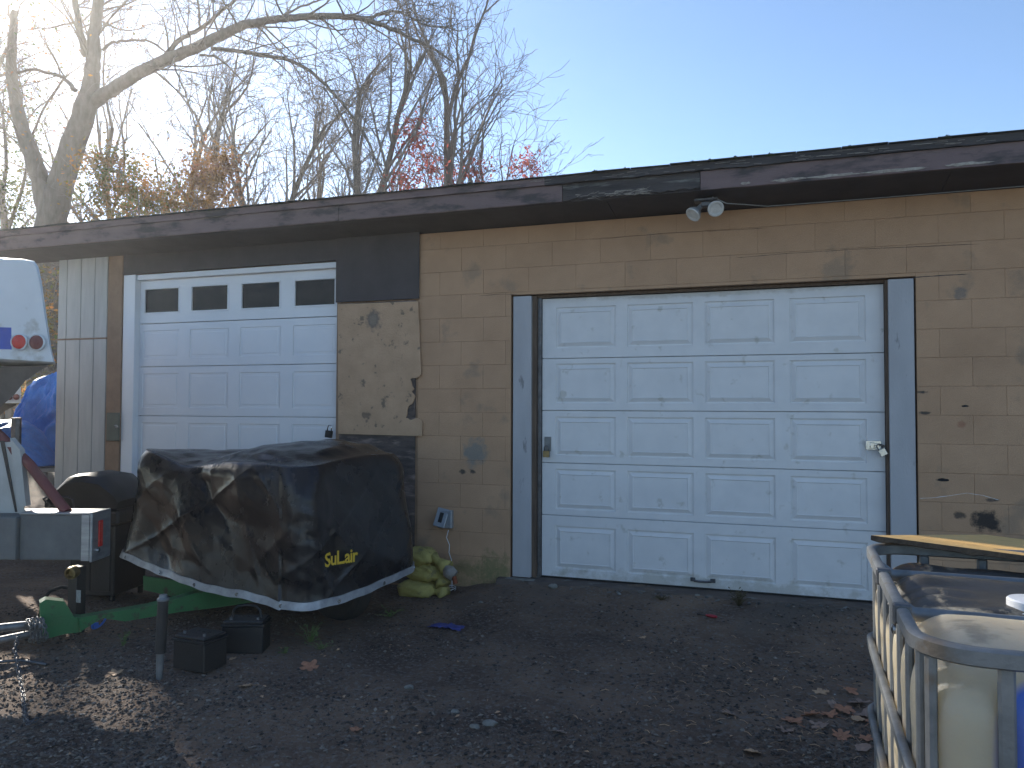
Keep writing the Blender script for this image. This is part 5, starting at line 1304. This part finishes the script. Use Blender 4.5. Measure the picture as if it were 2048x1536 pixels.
limb([(100, 470), (90, 400), (70, 330), (48, 270), (30, 200), (22, 120), (30, 20)], [26, 24, 21, 18, 15, 12, 8], kids=14, klen=1.7)
T_.trunk.build('trunk', M['bark'], big, smooth=True); T_.crown.build('crown', M['bark'], big, smooth=True)
lv = T_.leaves(900, .05, spread=.3, hfilter=lambda p_: (p_-CAM).dot(rt)/(p_-CAM).dot(fw) < -.50); lv.build('foliage', M['f_brown'], big)

cfgU = dict(CFG); cfgU['ang'] = (14, 42); cfgU['up'] = (.02, .05, .05, .04, .03); cfgU['kids'] = (12, 5, 4, 3, 3)
bare_tree('bare_tree', 540, 21, 9, .16, 'bare tree with forked trunk left of centre above the roof', 11, fork=(3.3, ((-.22, 4.8), (.30, 5.2))), cfg=cfgU)
bare_tree('bare_tree', 722, 20, 9, .17, 'bare tree with slim V forked trunk above the second roof joint', 12, fork=(3.9, ((-.0, 5.2), (.16, 5.8))), cfg=cfgU)
bare_tree('bare_tree', 884, 21, 9.6, .15, 'tallest straight bare tree rising at the right of the wood', 43, lean=(.02, 0), cfg=cfgU)
bare_tree('bare_tree', 640, 25, 8, .12, 'thin bare tree between the two forked trees', 14, cfg=cfgU)
bare_tree('bare_tree', 600, 23, 6.2, .11, 'short many branched bare tree right of the first forked tree', 24, lean=(.2, 0), cfg=cfgU)
bare_tree('bare_tree', 1000, 22, 7.2, .09, 'slender bare tree right of the tallest one', 15, lean=(.0, 0), cfg=cfgU)
bare_tree('bare_tree', 1012, 23, 5.4, .07, 'small bare tree leaning right near the end of the wood', 16, lean=(.03, 0), cfg=cfgU)
bare_tree('bare_tree', 1038, 22, 4.9, .06, 'rightmost low bare tree fanning out over the roof edge', 17, lean=(.15, 0), cfg=cfgU, foliage=('f_red', ((800, .05, 1052, 335, 42, 36),)))
bare_tree('bare_tree', 935, 21, 5.4, .07, 'low thin bare tree just right of the tallest trunk', 18, cfg=cfgU, foliage=('f_red', ((650, .05, 945, 345, 46, 40), (300, .05, 898, 368, 26, 26))))
bare_tree('red_leaf_tree', 850, 20, 5.2, .06, 'small tree with sparse red leaves left of the tallest bare tree', 19, lean=(-.18, 0), cfg=cfgU, foliage=('f_red', ((1100, .05, 828, 280, 46, 66), (520, .05, 862, 335, 38, 38), (520, .05, 812, 362, 44, 30))), group='leafy trees behind the garage')
bare_tree('bare_tree', 440, 24, 9, .13, 'bare tree standing behind the long arching limb', 20, cfg=cfgU)
bare_tree('bare_tree', 340, 23, 9, .14, 'dense bare tree behind the russet crowns', 21, lean=(.05, 0), cfg=cfgU)
bare_tree('bare_tree', 250, 25, 9.5, .14, 'bare tree just right of the big leaning trunk', 22, cfg=cfgU)
bare_tree('bare_tree', 30, 24, 11, .16, 'bare tree in the glare at the far left', 23, cfg=cfgU, foliage=('f_green', ((700, .06, None, 0, 0, 0),)))
bare_tree('bare_tree', 790, 27, 7.5, .10, 'distant thin bare tree behind the red leaved one', 26, cfg=cfgU)
bare_tree('russet_tree', 410, 19, 5.0, .09, 'round russet leaved tree above the left door', 31, cfg=CFG, maxl=3, foliage=('f_brown', ((6500, .045, 412, 385, 78, 85), (1600, .045, 440, 330, 50, 40))), group='leafy trees behind the garage')
bare_tree('russet_tree', 245, 18, 5.2, .09, 'mixed green and orange leaved tree beside the big trunk', 32, cfg=CFG, maxl=3, foliage=('f_mix', ((6000, .045, 250, 400, 100, 75), (2200, .045, 215, 330, 70, 50))), group='leafy trees behind the garage')
bare_tree('russet_tree', 340, 20, 4.6, .08, 'low orange green tree between the russet crowns', 33, cfg=CFG, maxl=3, foliage=('f_mix', ((4200, .045, 335, 410, 80, 55),)), group='leafy trees behind the garage')
bare_tree('green_tree', 30, 23, 6.5, .10, 'dull green leafy tree left of the big trunk', 34, cfg=CFG, maxl=3, foliage=('f_green', ((3000, .05, 40, 400, 95, 80), (1700, .05, 30, 250, 80, 90))), group='leafy trees behind the garage')
bare_tree('undergrowth_tree', 100, 15, 3.2, .05, 'thin leafy sapling beside the garage corner', 36, cfg=CFG, maxl=3, foliage=('f_mix', ((1600, .04, None, 0, 0, 0),)), group='leafy trees behind the garage')
bare_tree('undergrowth_tree', 20, 16, 3.0, .05, 'low leafy sapling beyond the blue tarp', 37, cfg=CFG, maxl=3, foliage=('f_mix', ((1800, .04, None, 0, 0, 0),)), group='leafy trees behind the garage')
# far wood line and leaf litter bushes behind the corner: one mass
fw_ = MB(); rw = random.Random(9)
for k in range(16000):
    px_ = rw.uniform(-500, 420); D_ = rw.uniform(26, 40); base_ = atD(px_, 800, D_); gg = gz(base_.x, base_.y); z_ = gg+abs(rw.gauss(0, 1.1)); c_ = Vector((base_.x, base_.y, z_)); q = .12*rw.uniform(.5, 1.4)
    a_ = Vector((rw.uniform(-1, 1), rw.uniform(-1, 1), rw.uniform(-1, 1))).normalized(); b_ = a_.orthogonal().normalized(); e_ = a_.cross(b_); fw_.add([c_-b_*q, c_+e_*q*.6, c_+b_*q, c_-e_*q*.6], [(0, 1, 2, 3)])
o = fw_.build('undergrowth', M['f_mix'], kind='stuff'); tag(o, 'autumn undergrowth on the wooded slope behind', 'undergrowth')

# ------------------------------------------------------------------ thin haze volume added to give the sun's glare in the trees
bpy.context.view_layer.update()
zt_ = max((o.matrix_world @ Vector(c)).z for o in S.objects if o.type == 'MESH' for c in o.bound_box)
hz_ = MB().box(xs[0]-3, xs[-1]+3, ys[0]-3, ys[-1]+3, -2.2, zt_+1).build('haze', None, kind='stuff'); tag(hz_, 'thin haze added over the yard and wood for the sun glare', 'haze')
hm_ = bpy.data.materials.new('added_glare_haze'); hm_.use_nodes = True; n_ = hm_.node_tree.nodes; n_.remove(n_['Principled BSDF']); v_ = n_.new('ShaderNodeVolumePrincipled')
v_.inputs['Density'].default_value = .0018; v_.inputs['Anisotropy'].default_value = .72; v_.inputs['Color'].default_value = (1, .98, .95, 1)
hm_.node_tree.links.new(v_.outputs[0], n_['Material Output'].inputs['Volume']); hz_.data.materials.append(hm_)
